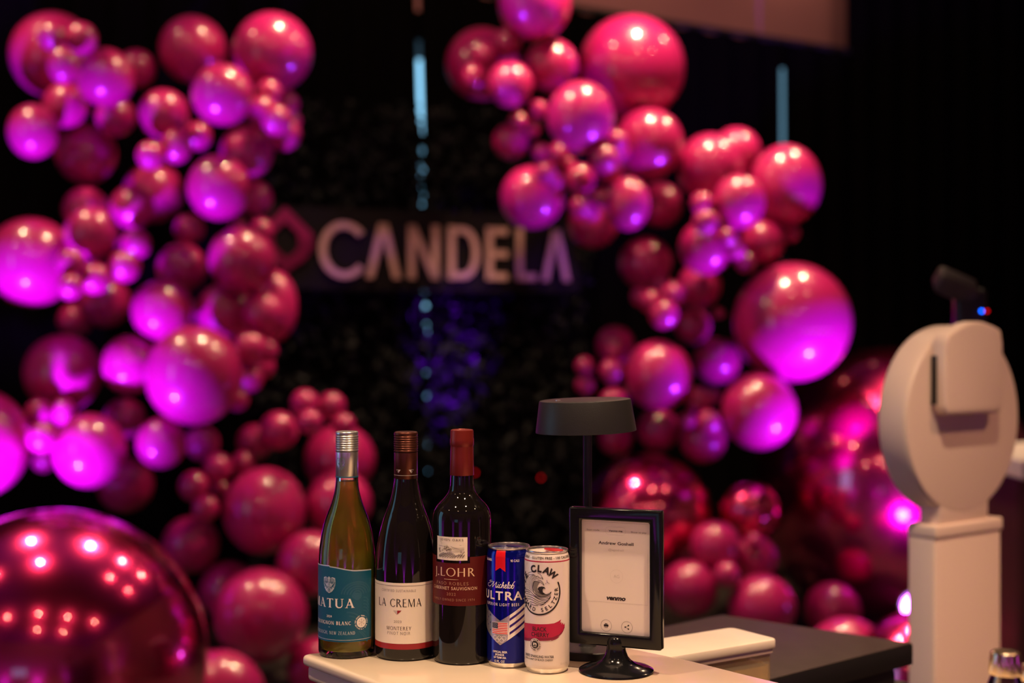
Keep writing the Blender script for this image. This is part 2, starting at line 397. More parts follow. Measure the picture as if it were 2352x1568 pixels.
for (a, c, e, f) in ((-6.2, -1.15, 0, 4.2), (-.05, 1.0, 0, 4.2), (2.6, 7.5, 0, 4.2), (-1.15, -.05, 3.27, 4.2), (1.0, 2.6, 3.30, 4.2), (-1.15, -.05, 0, .5), (1.0, 2.6, 0, .5)):
    wf.prism([(a, line_y(a, 8.62)), (c, line_y(c, 8.62)), (c, line_y(c, 8.74)), (a, line_y(a, 8.74))], e, f)
struct(wf.obj('wall_front', 'far_wall'))
def pane(name, pts, z0, z1, m='pane'):
    return struct(MB().prism(pts, z0, z1).obj(name, m))
pane('window_1', [(-1.15, line_y(-1.15, 8.67)), (-.05, line_y(-.05, 8.67)), (-.05, line_y(-.05, 8.68)), (-1.15, line_y(-1.15, 8.68))], .5, 3.27)
pane('window_2', [(1.0, line_y(1.0, 8.67)), (2.6, line_y(2.6, 8.67)), (2.6, line_y(2.6, 8.68)), (1.0, line_y(1.0, 8.68))], .5, 3.30, 'pane2')
for i, (a, c, z) in enumerate(((-1.3, .1, 3.24), (.9, 2.7, 3.27))):  # black strips added to keep the tops of the light slits dark
    struct(MB().prism([(a, line_y(a, 8.57)), (c, line_y(c, 8.57)), (c, line_y(c, 8.618)), (a, line_y(a, 8.618))], z, z + .16).obj('dark_strip_%d' % (i + 1), 'drape'))
bl = MB()
for i in range(17): bl.box((-2.56 + i * .077, -2.9, 1.4), (.036, .006, .72))
tag(bl.obj('vertical_blind', 'dark_wall'), 'narrow vertical blind slats over the small window behind the bar', 'blind')
# shrubs outside the two far windows
sh = MB()
rs = random.Random(3)
for i in range(24000):
    x = rs.uniform(-1.1, .1) if i % 2 else rs.uniform(1.2, 2.6); z = 2.8 * rs.random() ** 1.35; y = line_y(x, 9.2) + rs.uniform(0, .5); s_ = rs.uniform(.05, .11)
    q = Matrix.Rotation(rs.uniform(0, 6.28), 3, Vector((rs.gauss(0, 1), rs.gauss(0, 1), rs.gauss(0, 1))).normalized())
    sh.add([Vector((x, y, z)) + q @ Vector(v) * s_ for v in ((-.5, 0, 0), (0, -.3, .08), (.5, 0, 0), (0, .3, .08))], [(0, 1, 2, 3)])
o = sh.obj('shrubbery', 'outleaf'); tag(o, 'dark garden shrubbery seen through the gaps between the black drapes', 'shrubbery', kind='stuff')

# black drapes: folded cloth panels hung side by side, two narrow gaps between them
def drape(label, xa, xb, za, zb, off=8.0, zt=None, amp=.035, fold=.19, cut=None):
    b = MB(); nu = max(8, int((xb - xa) / .03)); nz = 3; vs = []; fs = []
    for side in (0, 1):
        for j in range(nz + 1):
            t = j / nz
            l = xa[0] + (xa[1] - xa[0]) * t if isinstance(xa, tuple) else xa
            r = xb[0] + (xb[1] - xb[0]) * t if isinstance(xb, tuple) else xb
            for i in range(nu + 1):
                x = l + (r - l) * i / nu; z = .02 + ((zt or 3.385 - .052 * x) - .02) * t
                y = line_y(x, off) + amp * math.sin(x * 6.283 / fold) + side * .012
                vs.append((x, y, z))
    m = nu + 1; k = (nz + 1) * m
    for j in range(nz):
        for i in range(nu):
            a = j * m + i
            fs.append((a, a + 1, a + m + 1, a + m)); fs.append((k + a, k + a + m, k + a + m + 1, k + a + 1))
    for j in range(nz):
        a = j * m; fs.append((a, a + m, k + a + m, k + a)); a = j * m + nu; fs.append((a, k + a, k + a + m, a + m))
    for i in range(nu):
        fs.append((i, k + i, k + i + 1, i + 1)); a = nz * m + i; fs.append((a, a + 1, k + a + 1, k + a))
    b.add(vs, fs)
    o = b.obj('drape', 'drape', smooth=60)
    return tag(o, label, 'drape', 'black drapes of the backdrop')
class Span(tuple):
    def __sub__(s, o): return max(s) - min(o if isinstance(o, tuple) else (o,))
    def __rsub__(s, o): return (o if not isinstance(o, tuple) else max(o)) - min(s)
# gap edges as (x at floor, x at top); the left gap leans slightly
drape('black drape behind the left balloon column, ending at the brighter light slit', -4.0, Span((-.443, -.533)), 0, 0, off=8.0)
drape('black drape between the two light slits, behind the white sign', Span((-.415, -.507)), Span((1.655, 1.645)), 0, 0, off=8.0)
drape('black drape right of the dim second slit, beneath the pinkish wall', Span((1.685, 1.668)), 2.14, 0, 0, off=8.0)
drape('tall black drape reaching the ceiling at the right, behind the photo kiosk', 2.12, 5.1, 0, 0, off=8.02, zt=4.18)
# rail carrying the drapes
tag(MB().tube((-4.1, line_y(-4.1, 8.01), 3.618), (2.12, line_y(2.12, 8.01), 3.295), .018).obj('drape_rail', 'black_paint'), 'thin black rail carrying the lower drapes along their top edge', 'rail')

# leaf wall in front of the drapes, two panels with the slit between them
def leaf_wall(label, x0, x1, n, seed):
    t = thing('leaf_wall', label, 'leaf wall', (0, 0, 0), 0, 'leaf wall panels behind the sign')
    MB().prism([(x0, line_y(x0, 7.84)), (x1, line_y(x1, 7.84)), (x1, line_y(x1, 7.88)), (x0, line_y(x0, 7.88))], .0, 2.70).obj('backing', 'drape', t)
    b = MB(); rr = random.Random(seed)
    for i in range(n):
        x = rr.uniform(x0 - .02, x1 + .02); z = rr.uniform(.03, 2.72); y = line_y(x, 7.80) - abs(rr.gauss(0, .05)); s_ = rr.uniform(.045, .085)
        q = Matrix.Rotation(rr.uniform(-1.1, 1.1), 3, 'X') @ Matrix.Rotation(rr.uniform(-1, 1), 3, 'Z') @ Matrix.Rotation(rr.uniform(0, 6.28), 3, 'Y')
        b.add([Vector((x, y, z)) + q @ Vector(v) * s_ for v in ((-.5, 0, 0), (-.15, -.06, -.22), (.5, 0, 0), (-.15, -.06, .22))], [(0, 1, 2), (0, 2, 3)])
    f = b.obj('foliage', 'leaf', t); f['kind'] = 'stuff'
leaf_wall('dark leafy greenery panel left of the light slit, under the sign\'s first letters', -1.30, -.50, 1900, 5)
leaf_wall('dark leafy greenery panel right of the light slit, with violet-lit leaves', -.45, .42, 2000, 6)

for lab, x, z in (('tiny red glowing dot low on the leaf wall, between red capsule and lamp', .158, .733), ('tiny red glowing dot on the leaf wall just right of the red capsule', -.198, .776)):  # small red emissive dots in front of the leaves
    o = MB().lathe([(.006 * math.sin(math.pi * i / 8), -.006 * math.cos(math.pi * i / 8)) for i in range(9)], 12).obj('indicator_light', 'led_red', smooth=180)
    o.location = (x, line_y(x, 7.66), z); tag(o, lab, 'light', 'tiny red glowing dots on the leaf wall')
# ------------------------------------------------------------------ the sign
SN = math.hypot(1, .45)
def sp(u_x, z, off):      # point on the sign plane from its x and z
    return (u_x, line_y(u_x, 7.6) + off * -1 / SN, z)
sg = thing('hanging_sign', 'dark sign board with pale raised letters CANDELA before the leaf wall', 'sign', (0, 0, 0))
def slab(b, quad, o0, o1):    # quad of (x,z) on the sign plane, extruded between two offsets
    n = len(quad)
    f = [(x + .41 * -0 , line_y(x, 7.6) - o1 * SN, z) for x, z in quad]; k = [(x, line_y(x, 7.6) - o0 * SN, z) for x, z in quad]
    b.add(f + k, [tuple(range(n)), tuple(reversed(range(n, 2 * n)))] + [(i, n + i, n + (i + 1) % n, (i + 1) % n) for i in range(n)])
    return b
slab(MB(), [(-1.27, 1.74), (.37, 1.74), (.37, 2.155), (-1.27, 2.155)], -.03, 0).obj('board', 'panel', sg)
Z0, Z1 = 1.800, 2.078; ZS = Z1 - Z0; SW = .035
def letter(polys):
    b = MB()
    for q in polys: slab(b, q, .001, .028)
    return b.obj('letter', 'letter', sg)
def sbar(x0, z0, x1, z1, w=SW, level=True):
    if level and abs(z1 - z0) > abs(x1 - x0) * .9:
        h = w / 2 * math.hypot(x1 - x0, z1 - z0) / abs(z1 - z0)
        return [(x0 - h, z0), (x0 + h, z0), (x1 + h, z1), (x1 - h, z1)]
    return [(x0, z0 - w / 2), (x1, z1 - w / 2), (x1, z1 + w / 2), (x0, z0 + w / 2)]
def sarc(cx, cz, rx, rz, a0, a1, n=16, w=SW):
    out = []
    for i in range(n):
        a, c = R_(a0 + (a1 - a0) * i / n), R_(a0 + (a1 - a0) * (i + 1) / n)
        out.append([(cx + (rx - w / 2) * math.cos(a), cz + (rz - w / 2) * math.sin(a)), (cx + (rx + w / 2) * math.cos(a), cz + (rz + w / 2) * math.sin(a)),
                    (cx + (rx + w / 2) * math.cos(c), cz + (rz + w / 2) * math.sin(c)), (cx + (rx - w / 2) * math.cos(c), cz + (rz - w / 2) * math.sin(c))])
    return out
LETX = dict(C=(-.960, -.735), A=(-.745, -.572), N=(-.538, -.378), D=(-.335, -.170), E=(-.138, -.022), L=(.022, .132), V=(.160, .318))
letter(sarc(-.8475, (Z0 + Z1) / 2, .104, ZS / 2 - .012, 40, 320, 22))
def lam(x0, x1): letter([sbar(x0 + .02, Z0, (x0 + x1) / 2 - .004, Z1), sbar(x1 - .02, Z0, (x0 + x1) / 2 + .004, Z1)])
lam(*LETX['A'])
x0, x1 = LETX['N']; letter([sbar(x0 + .02, Z0, x0 + .02, Z1), sbar(x1 - .02, Z0, x0 + .02, Z1), sbar(x1 - .02, Z0, x1 - .02, Z1)])
x0, x1 = LETX['D']; letter([sbar(x0 + .02, Z0, x0 + .02, Z1), sbar(x0 + .02, Z0 + .02, x0 + .09, Z0 + .02), sbar(x0 + .02, Z1 - .02, x0 + .09, Z1 - .02)] + sarc(x0 + .08, (Z0 + Z1) / 2, x1 - x0 - .10, ZS / 2 - .02, -90, 90, 14))
x0, x1 = LETX['E']; letter([sbar(x0 + .02, Z0, x0 + .02, Z1)] + [sbar(x0 + .02, z, x1, z, .036) for z in (Z0 + .019, (Z0 + Z1) / 2, Z1 - .019)])
x0, x1 = LETX['L']; letter([sbar(x0 + .02, Z0, x0 + .02, Z1), sbar(x0 + .02, Z0 + .019, x1, Z0 + .019, .036)])
lam(*LETX['V'])
# gem logo: a faceted ring cut into thin level bars
gx, gz = -1.128, 1.985
OUT = [(0, .165), (.125, .035), (.135, -.03), (.09, -.10), (0, -.165), (-.125, -.035), (-.125, .035)]
INN = [(0, .09), (.06, .03), (.065, -.03), (.04, -.07), (0, -.09), (-.055, -.03), (-.055, .03)]
def cross(poly, z):
    xs = []
    for i in range(len(poly)):
        (xa, za), (xb, zb) = poly[i], poly[(i + 1) % len(poly)]
        if (za - z) * (zb - z) < 0: xs.append(xa + (xb - xa) * (z - za) / (zb - za))
    return (min(xs), max(xs)) if len(xs) >= 2 else None
gm = MB(); nz = 26
for i in range(nz):
    za = -.163 + i * .326 / nz; zb = za + .326 / nz * (.62 if i < 13 else .93)
    a, b2 = cross(OUT, za + 1e-5), cross(OUT, zb)
    if not a or not b2: continue
    ia, ib = cross(INN, za), cross(INN, zb)
    if ia and ib:
        for q in ([(a[0], za), (ia[0], za), (ib[0], zb), (b2[0], zb)], [(ia[1], za), (a[1], za), (b2[1], zb), (ib[1], zb)]):
            slab(gm, [(gx + x, gz + z) for x, z in q], .001, .02)
    else:
        slab(gm, [(gx + x, gz + z) for x, z in [(a[0], za), (a[1], za), (b2[1], zb), (b2[0], zb)]], .001, .02)
gm.obj('gem_logo', 'gem', sg)

# ------------------------------------------------------------------ balloons
BALLOONS = [
 (-2.037, 6.325, 2.754, 0.1936, 1, 0.01, 1, -0.01, 'L', 'large balloon, purple on one side, behind three minis in the top left corner'),
 (-1.882, 5.827, 2.736, 0.0589, 1, -0.18, 0.98, -0.01, 'L', 'mini balloon, upper left of the trio on the top left purple balloon'),
 (-1.79, 5.912, 2.746, 0.067, 1, -0.01, 1, 0, 'L', 'mini balloon, upper right of the trio on the top left purple balloon'),
 (-1.821, 5.771, 2.607, 0.0636, 1.2, 0.03, 1, 0.04, 'L', 'mini balloon, lowest of the trio on the top left purple balloon'),
 (-1.721, 6.02, 2.602, 0.1253, 1, 0.02, 1, -0.04, 'L', 'medium balloon, red above and purple below, right of the top left mini trio'),
 (-1.686, 6.39, 2.707, 0.088, 1, -0.02, 1, -0.01, 'L', 'dim balloon half hidden behind the red and purple balloon near the top left'),
 (-1.944, 6.19, 2.512, 0.0985, 1, -0.02, 1, 0.05, 'L', 'purple balloon tucked directly under the top left mini trio'),
 (-2.029, 6.027, 2.375, 0.107, 1.1, 0, 1, 0, 'L', "pink and purple balloon at the column's left edge, under the tucked purple one"),
 (-1.901, 6.349, 2.319, 0.136, 1, -0.04, 1, -0, 'L', 'dark wine balloon in shadow with a thin purple sliver on its left rim'),
 (-1.738, 6.233, 2.469, 0.0878, 1, 0.04, 1, 0.02, 'L', 'small balloon showing only a purple underside, left of the square-patched balloon'),
 (-1.495, 6.106, 2.461, 0.1084, 1, 0.05, 1, 0.06, 'L', 'red-topped balloon with a square purple patch, over three bright minis'),
 (-1.51, 5.943, 2.263, 0.06, 1, -0.1, 0.99, -0.1, 'L', 'leftmost and lowest of three bright purple minis under the square-patched balloon'),
 (-1.423, 6.031, 2.313, 0.0665, 1.12, -0.02, 1, -0.02, 'L', 'middle one of three bright purple minis under the square-patched balloon'),
 (-1.371, 6.195, 2.379, 0.0645, 1, 0.01, 1, 0.04, 'L', 'rightmost and highest of three bright purple minis under the square-patched balloon'),
 (-1.444, 6.435, 2.804, 0.1536, 1, 0.01, 1, 0.02, 'L', 'dim plum balloon at the top, left of the big rose balloon'),
 (-1.067, 6.335, 2.771, 0.1784, 1, 0.04, 1, 0.03, 'L', "big rose balloon with one hot highlight, topping the left column's right side"),
 (-1.22, 5.996, 2.527, 0.1321, 1, 0.01, 1, -0.01, 'L', 'medium rose balloon between the dim plum top balloon and a cluster of minis'),
 (-1.06, 6.207, 2.571, 0.0589, 1, 0.15, 0.99, -0.08, 'L', 'topmost mini of the six-strong cluster under the big rose balloon'),
 (-1.027, 6.441, 2.555, 0.0651, 1, -0.2, 0.94, 0.27, 'L', 'second highest mini of the cluster under the big rose balloon, right side'),
 (-1.074, 6.124, 2.475, 0.0694, 1, -0.01, 1, -0.01, 'L', 'largest mini of the cluster under the big rose balloon, on its left'),
 (-0.996, 6.026, 2.423, 0.0664, 1, 0.05, 0.99, -0.15, 'L', 'mini in the very middle of the cluster under the big rose balloon'),
 (-0.999, 6.228, 2.392, 0.0763, 1, 0.06, 1, 0.03, 'L', 'lowest mini of the cluster under the big rose balloon'),
 (-1.017, 6.538, 2.495, 0.05, 1, 0.07, 0.99, 0.13, 'L', 'mini peeking out at the right of the cluster under the big rose balloon'),
 (-1.183, 6.338, 2.325, 0.1203, 1, -0, 1, 0.01, 'L', 'dim crimson balloon below the six-strong mini cluster'),
 (-1.243, 6.036, 2.138, 0.1367, 1.03, 0, 1, -0, 'L', 'medium balloon with a twin highlight and a dark round dimple, mid left column'),
 (-1.65, 6.543, 2.167, 0.1402, 1, 0.02, 1, 0.01, 'L', 'very dark plum balloon in the shaded gap left of the dimpled balloon'),
 (-1.198, 6.625, 2.148, 0.0852, 1, 0.05, 1, -0.01, 'L', 'very dark balloon peeking out at the right behind the dimpled balloon'),
 (-1.862, 6.209, 2.058, 0.1007, 1, 0.02, 1, 0.03, 'L', 'rose balloon, left of a pair over the purple-fronted balloon'),
 (-1.667, 6.246, 2.073, 0.0975, 1, 0.04, 1, 0.04, 'L', 'balloon with a wavy purple band, right of a pair over the purple-fronted balloon'),
 (-1.753, 5.934, 1.939, 0.1144, 1, -0.01, 1, -0.02, 'L', 'purple-fronted balloon with twin highlights, over a bunch of glowing minis'),
 (-2.036, 6.025, 1.821, 0.1918, 1, -0.04, 1, -0.01, 'L', 'big balloon cut by the left edge, pink above and violet below'),
 (-1.785, 5.751, 1.808, 0.0581, 1, -0.02, 1, 0.04, 'L', 'upper one of two stacked glowing minis on the big edge balloon'),
 (-1.771, 5.702, 1.708, 0.0541, 1, -0.17, 0.98, -0.08, 'L', 'lower one of two stacked glowing minis on the big edge balloon'),
 (-1.708, 5.823, 1.744, 0.066, 1, -0.03, 1, -0.02, 'L', 'glowing mini right beside the two stacked minis, lowest of its row'),
 (-1.605, 5.89, 1.799, 0.0685, 1, 0.01, 1, 0.02, 'L', 'glowing mini at the right end of the bunch under the purple-fronted balloon'),
 (-1.616, 6.109, 1.902, 0.0654, 1, 0.01, 1, 0.04, 'L', 'reddish mini with a purple fleck, above the right end of the glowing bunch'),
 (-1.863, 6.504, 1.663, 0.1194, 1, -0.01, 1, -0.02, 'L', 'dark balloon in shadow below the bunch of glowing minis'),
 (-2.034, 6.62, 1.579, 0.0811, 1, -0.02, 1, 0.01, 'L', 'faint dark balloon deep in the gap below the big edge balloon'),
 (-1.46, 6.286, 1.809, 0.1116, 1, -0, 1, -0.01, 'L', 'dull crimson balloon right of the glowing bunch, without purple light'),
 (-1.461, 6.432, 1.991, 0.0709, 1, 0.02, 1, -0.05, 'L', 'small dull red balloon above the dull crimson balloon'),
 (-1.149, 6.055, 1.834, 0.1446, 1, -0, 1, -0, 'L', "rose balloon with twin highlights just left of the sign's gem logo"),
 (-1.219, 6.331, 1.997, 0.0388, 1, -0.03, 1, 0.03, 'L', 'tiny dull mini peeking over the balloon beside the gem logo'),
 (-1.097, 6.21, 1.965, 0.0589, 1, 0, 1, -0.01, 'L', "mini touching the gem logo's left edge"),
 (-1.088, 6.5, 1.643, 0.1094, 1.55, 0.03, 1, -0.03, 'L', "tall egg-shaped balloon on the column's right edge below the gem logo"),
 (-1.251, 6.203, 1.614, 0.1291, 1, -0.02, 1, 0.04, 'L', 'rose balloon joined to a smaller one, above the brightest magenta balloon'),
 (-1.063, 6.085, 1.606, 0.0931, 1, -0.01, 1, 0, 'L', 'smaller rose balloon overlapping the tall egg-shaped balloon'),
 (-1.472, 5.991, 1.616, 0.132, 1, -0.01, 1, 0, 'L', 'balloon with a purple wedge on its lower left, above the brightest balloon'),
 (-1.108, 6.022, 1.458, 0.0737, 1, 0.01, 1, -0.01, 'L', 'upper mini right of the brightest magenta balloon'),
 (-1.075, 6.214, 1.443, 0.0533, 1, -0.02, 1, 0.03, 'L', 'outermost mini right of the brightest magenta balloon'),
 (-1.117, 6.061, 1.328, 0.0594, 1, -0.01, 1, -0.05, 'L', 'violet mini under the minis right of the brightest magenta balloon'),
 (-1.116, 6.351, 1.371, 0.0583, 1, 0, 1, 0.01, 'L', 'shaded mini squeezed between the violet mini and the outermost one'),
 (-1.193, 6.185, 1.231, 0.0492, 1, -0.01, 1, 0.01, 'L', 'violet mini by the lower right rim of the brightest magenta balloon'),
 (-1.283, 5.736, 1.353, 0.1966, 1.04, -0.01, 1, 0, 'L', 'brightest and largest magenta balloon, centre of the left column, lit from below'),
 (-1.601, 5.965, 1.388, 0.1205, 1.03, -0.02, 1, 0.03, 'L', "balloon with a bright magenta lower right, touching the brightest balloon's left side"),
 (-1.926, 6.096, 1.351, 0.1679, 1, -0.02, 1, 0, 'L', 'large rose balloon with three highlights near the left edge, no purple below'),
 (-2.172, 5.732, 1.077, 0.2281, 1, 0, 1, -0.01, 'L', 'very large balloon mostly cut off by the left edge at mid height'),
 (-1.953, 5.863, 1.196, 0.0538, 1, -0.2, 0.97, -0.15, 'L', 'mini with a peach highlight, left of the pair over the half-lit pale balloon'),
 (-1.874, 5.942, 1.193, 0.0582, 1, 0.14, 0.96, -0.24, 'L', 'mini with a purple dot, right of the pair over the half-lit pale balloon'),
 (-1.866, 5.651, 1.108, 0.064, 1, -0.27, 0.96, 0.02, 'L', 'bright violet mini left of the half-lit pale balloon'),
 (-2.016, 6.12, 0.972, 0.0506, 1, -0.03, 1, 0, 'L', 'dark red mini under the bright violet mini near the left edge'),
 (-1.722, 5.799, 1.042, 0.1509, 1.02, 0, 1, -0, 'L', 'half-lit pale balloon, crimson cap over a glowing magenta lower half'),
 (-1.696, 6.218, 1.147, 0.0914, 1, 0.03, 1, 0, 'L', 'shaded balloon with a vertical magenta strip, above the half-lit pale balloon'),
 (-1.433, 5.809, 1.073, 0.1031, 1.02, -0, 1, 0.01, 'L', 'glowing magenta balloon right under the brightest balloon'),
 (-1.334, 6.121, 1.047, 0.0768, 1, -0.04, 1, 0.03, 'L', 'blurry violet balloon right of the glowing one under the brightest balloon'),
 (-1.714, 6.306, 0.849, 0.1255, 1, -0, 1, 0.01, 'L', 'dark wine balloon in shadow right of the half-lit pale balloon'),
 (-1.243, 6.008, 0.953, 0.0644, 1, -0.02, 1, 0.06, 'L', 'upper large mini of the violet cluster left of the tallest lower balloon'),
 (-1.331, 5.947, 0.882, 0.0637, 1, -0.02, 1, -0.05, 'L', 'left mini of the violet cluster left of the lower rose balloons'),
 (-1.253, 6.099, 0.856, 0.0411, 1, -0.01, 1, -0, 'L', 'tiny deep violet mini in the middle of the violet cluster'),
 (-1.163, 6.138, 0.961, 0.0526, 1, 0.05, 1, -0.05, 'L', 'reddish mini at the right of the violet cluster'),
 (-1.269, 5.89, 0.796, 0.0559, 1, 0.03, 1, -0.02, 'L', 'lowest mini of the violet cluster, deep violet'),
 (-1.394, 6.171, 0.604, 0.1247, 1, 0.03, 1, 0.02, 'L', 'dark plum balloon below the violet cluster, above the giant foil sphere'),
 (-1.046, 6.008, 0.772, 0.1765, 1.05, 0.04, 1, 0, 'L', "large rose balloon left of the white wine bottle's shoulder, with a grey dot"),
 (-0.887, 6.087, 1.221, 0.0615, 1, 0.06, 1, 0.03, 'L', "left mini of the red bunch above the white wine bottle's cap"),
 (-0.779, 6.146, 1.206, 0.0621, 1, 0.01, 1, -0.01, 'L', "right mini of the red bunch above the white wine bottle's cap"),
 (-0.844, 5.945, 1.151, 0.0528, 1, 0.11, 0.99, -0.03, 'L', "middle mini of the red bunch above the white wine bottle's cap"),
 (-0.721, 6.088, 1.129, 0.0503, 1, 0.01, 1, 0.01, 'L', "lowest mini of the red bunch, right above the white wine bottle's cap"),
 (-1.016, 6.193, 1.096, 0.0853, 1, -0.01, 1, 0.02, 'L', 'red balloon with a peach highlight left of the red mini bunch'),
 (-1.14, 6.304, 1.038, 0.081, 1, -0.05, 1, -0.01, 'L', 'dull red balloon left of the one by the red mini bunch'),
 (-0.777, 6.414, 0.949, 0.1629, 1, -0.01, 1, 0.04, 'L', "large rose balloon directly behind the white wine bottle's neck"),
 (-0.75, 6.153, 0.784, 0.1469, 1, 0.19, 0.97, -0.13, 'L', "rose balloon behind the white wine bottle's upper shoulder"),
 (-0.834, 5.875, 0.57, 0.1385, 1, 0.03, 1, 0.06, 'L', "rose balloon cut by the white wine bottle's left side at label height"),
 (-1.228, 6.164, 0.407, 0.1283, 1, 0.01, 1, -0.02, 'L', 'plum balloon with a dull spot, behind the lower big rose balloon'),
 (-0.999, 5.649, 0.401, 0.1885, 1, 0.01, 1, -0.06, 'L', 'lower big rose balloon with a row of highlights, left of the white wine label'),
 (-1.021, 4.95, 0.256, 0.1652, 1, -0, 1, 0.01, 'L', 'big rose balloon cut by the bottom edge, left of the white table'),
 (-0.786, 5.754, 0.17, 0.1268, 1, -0, 1, 0.01, 'L', "crimson balloon in shadow under the white table's corner"),
 (-1.444, 5.755, 0.128, 0.0846, 1, -0, 1, 0, 'L', 'red balloon at the bottom edge in front of the giant foil sphere'),
 (0.106, 6.643, 3.059, 0.1728, 1, 0, 1, 0, 'R', 'plum balloon cut by the top edge, highest of the right column'),
 (-0.146, 6.991, 2.84, 0.1819, 1, -0.01, 1, -0, 'R', "very dark purple balloon behind two minis at the right column's upper left tip"),
 (-0.023, 6.78, 2.904, 0.0706, 1, 0.47, 0.88, -0.06, 'R', 'dull red mini on the very dark purple balloon, upper right'),
 (-0.131, 6.682, 2.827, 0.0573, 1, -0.04, 1, 0.03, 'R', 'pink mini on the very dark purple balloon, upper one'),
 (-0.179, 6.658, 2.716, 0.0571, 1.2, 0.01, 1, 0.03, 'R', 'pink and purple mini on the very dark purple balloon, lower one'),
 (-0.008, 6.544, 2.664, 0.1062, 1, 0.02, 1, 0.01, 'R', 'crimson balloon with an orange highlight next to the very dark purple balloon'),
 (0.186, 6.754, 2.791, 0.1282, 1, 0, 1, -0.02, 'R', "rose balloon left of the right column's biggest top balloon"),
 (0.582, 6.944, 2.81, 0.2636, 1, 0, 1, 0.01, 'R', 'biggest balloon at the top of the right column, one white-hot highlight'),
 (0.309, 6.437, 2.499, 0.1537, 1.06, -0.02, 1, -0.02, 'R', 'salmon-topped balloon with a violet underside below the biggest top balloon'),
 (0.125, 6.697, 2.573, 0.0451, 1, -0.01, 1, 0, 'R', 'tiny violet mini, upper right of a dark trio under the crimson balloon'),
 (0.029, 6.668, 2.512, 0.0449, 1, -0.14, 0.99, -0.04, 'R', 'tiny violet mini, left of a dark trio under the crimson balloon'),
 (0.095, 6.715, 2.484, 0.0411, 1, 0, 1, -0, 'R', 'tiny dark red mini, lowest of a trio under the crimson balloon'),
 (-0.006, 6.965, 2.457, 0.0895, 1, 0, 1, -0, 'R', "nearly black wine balloon at the right column's left edge"),
 (0.217, 6.683, 2.363, 0.0511, 1, -0.14, 0.94, 0.29, 'R', 'red mini under the salmon-topped balloon, upper of two with violet neighbours'),
 (0.259, 6.76, 2.32, 0.0455, 1, 0.02, 1, 0.01, 'R', 'violet mini right beneath the red mini under the salmon-topped balloon'),
 (0.154, 6.445, 2.246, 0.0513, 1, -0.22, 0.86, 0.47, 'R', 'red mini on top of the violet and wine balloon beside the last sign letter'),
 (0.196, 6.523, 2.217, 0.0419, 1, 0.5, 0.81, 0.32, 'R', 'violet mini on top of the violet and wine balloon beside the last sign letter'),
 (0.145, 6.979, 2.406, 0.047, 1, 0.02, 1, -0, 'R', 'dark plum mini left of the red mini under the salmon-topped balloon'),
 (0.479, 6.527, 2.399, 0.0559, 1, -0.35, 0.86, 0.36, 'R', 'mini with a peach highlight, upper one left of the smooth two-tone balloon'),
 (0.415, 6.398, 2.302, 0.0666, 1, -0.01, 1, -0.03, 'R', 'mini with a peach highlight, lower one left of the smooth two-tone balloon'),
 (0.454, 6.586, 2.272, 0.0585, 1, -0, 1, 0.01, 'R', 'violet mini hanging under the peach-highlighted pair'),
 (0.501, 6.622, 2.361, 0.0486, 1, -0.38, 0.92, -0.09, 'R', 'violet mini tucked right of the peach-highlighted pair'),
 (0.32, 6.692, 2.243, 0.0737, 1, 0, 1, 0, 'R', "dim violet balloon in the middle of the right column's mini cluster"),
 (0.652, 6.767, 2.421, 0.1657, 1.03, -0, 1, 0, 'R', 'smooth two-tone balloon, salmon above crimson, under the biggest top balloon'),
 (0.094, 6.676, 2.157, 0.1512, 1, -0.02, 1, 0.02, 'R', 'violet and wine balloon just above the last letters of the sign'),
 (0.318, 6.544, 2.103, 0.0541, 1, -0.39, 0.91, 0.12, 'R', 'lowest left mini of the bright violet bunch right of the last sign letter'),
 (0.367, 6.63, 2.084, 0.0446, 1, 0.01, 1, 0.01, 'R', 'lowest right mini of the bright violet bunch right of the last sign letter'),
 (0.408, 6.572, 2.144, 0.0483, 1, 0.08, 0.99, 0.11, 'R', 'highest mini of the bright violet bunch right of the last sign letter'),
 (0.526, 6.458, 2.107, 0.1028, 1.2, -0.01, 1, -0.01, 'R', 'egg-shaped balloon, pink tip over violet bottom, mid right column'),
 (0.709, 6.892, 2.119, 0.0464, 1, 0, 1, -0, 'R', 'dim violet mini right of the egg-shaped balloon'),
 (0.399, 7.002, 2.059, 0.1243, 1, 0.03, 1, -0.01, 'R', 'dark red balloon hanging below the bright violet bunch'),
 (0.747, 7.173, 2.167, 0.1142, 1, 0.05, 1, -0.04, 'R', 'very dark balloon in the shade right of the egg-shaped balloon'),
 (0.957, 6.858, 2.321, 0.1637, 1, -0.02, 1, -0.04, 'R', 'salmon balloon right of the smooth two-tone one, in front of a twin'),
 (1.116, 7.08, 2.419, 0.1257, 1, 0.02, 1, -0.02, 'R', 'salmon balloon showing behind its larger twin, near the second light slit'),
 (1.311, 6.821, 2.229, 0.1733, 1.14, 0.01, 1, -0.01, 'R', "tall balloon at the column's right edge under the second light slit"),
 (1.04, 6.52, 2.121, 0.1217, 1.05, 0, 1, 0, 'R', 'rose balloon overlapping the tall right edge balloon'),
 (0.865, 6.479, 2.111, 0.0535, 1, -0.02, 1, -0.01, 'R', 'upper one of two minis left of the rose balloon by the tall one'),
 (0.864, 6.354, 2.016, 0.0583, 1, -0.03, 1, 0.04, 'R', 'lower one of two minis left of the rose balloon by the tall one'),
 (0.907, 6.642, 1.92, 0.1301, 1, 0, 1, 0.01, 'R', 'balloon with a bright violet bottom, under two peach-highlighted minis'),
 (1.022, 6.508, 1.903, 0.0478, 1, 0.4, 0.82, 0.41, 'R', 'violet mini, upper right of the bright violet bottomed balloon'),
 (1.077, 6.564, 1.847, 0.0482, 1, -0.03, 1, 0.07, 'R', 'lowest violet mini, right of the bright violet bottomed balloon'),
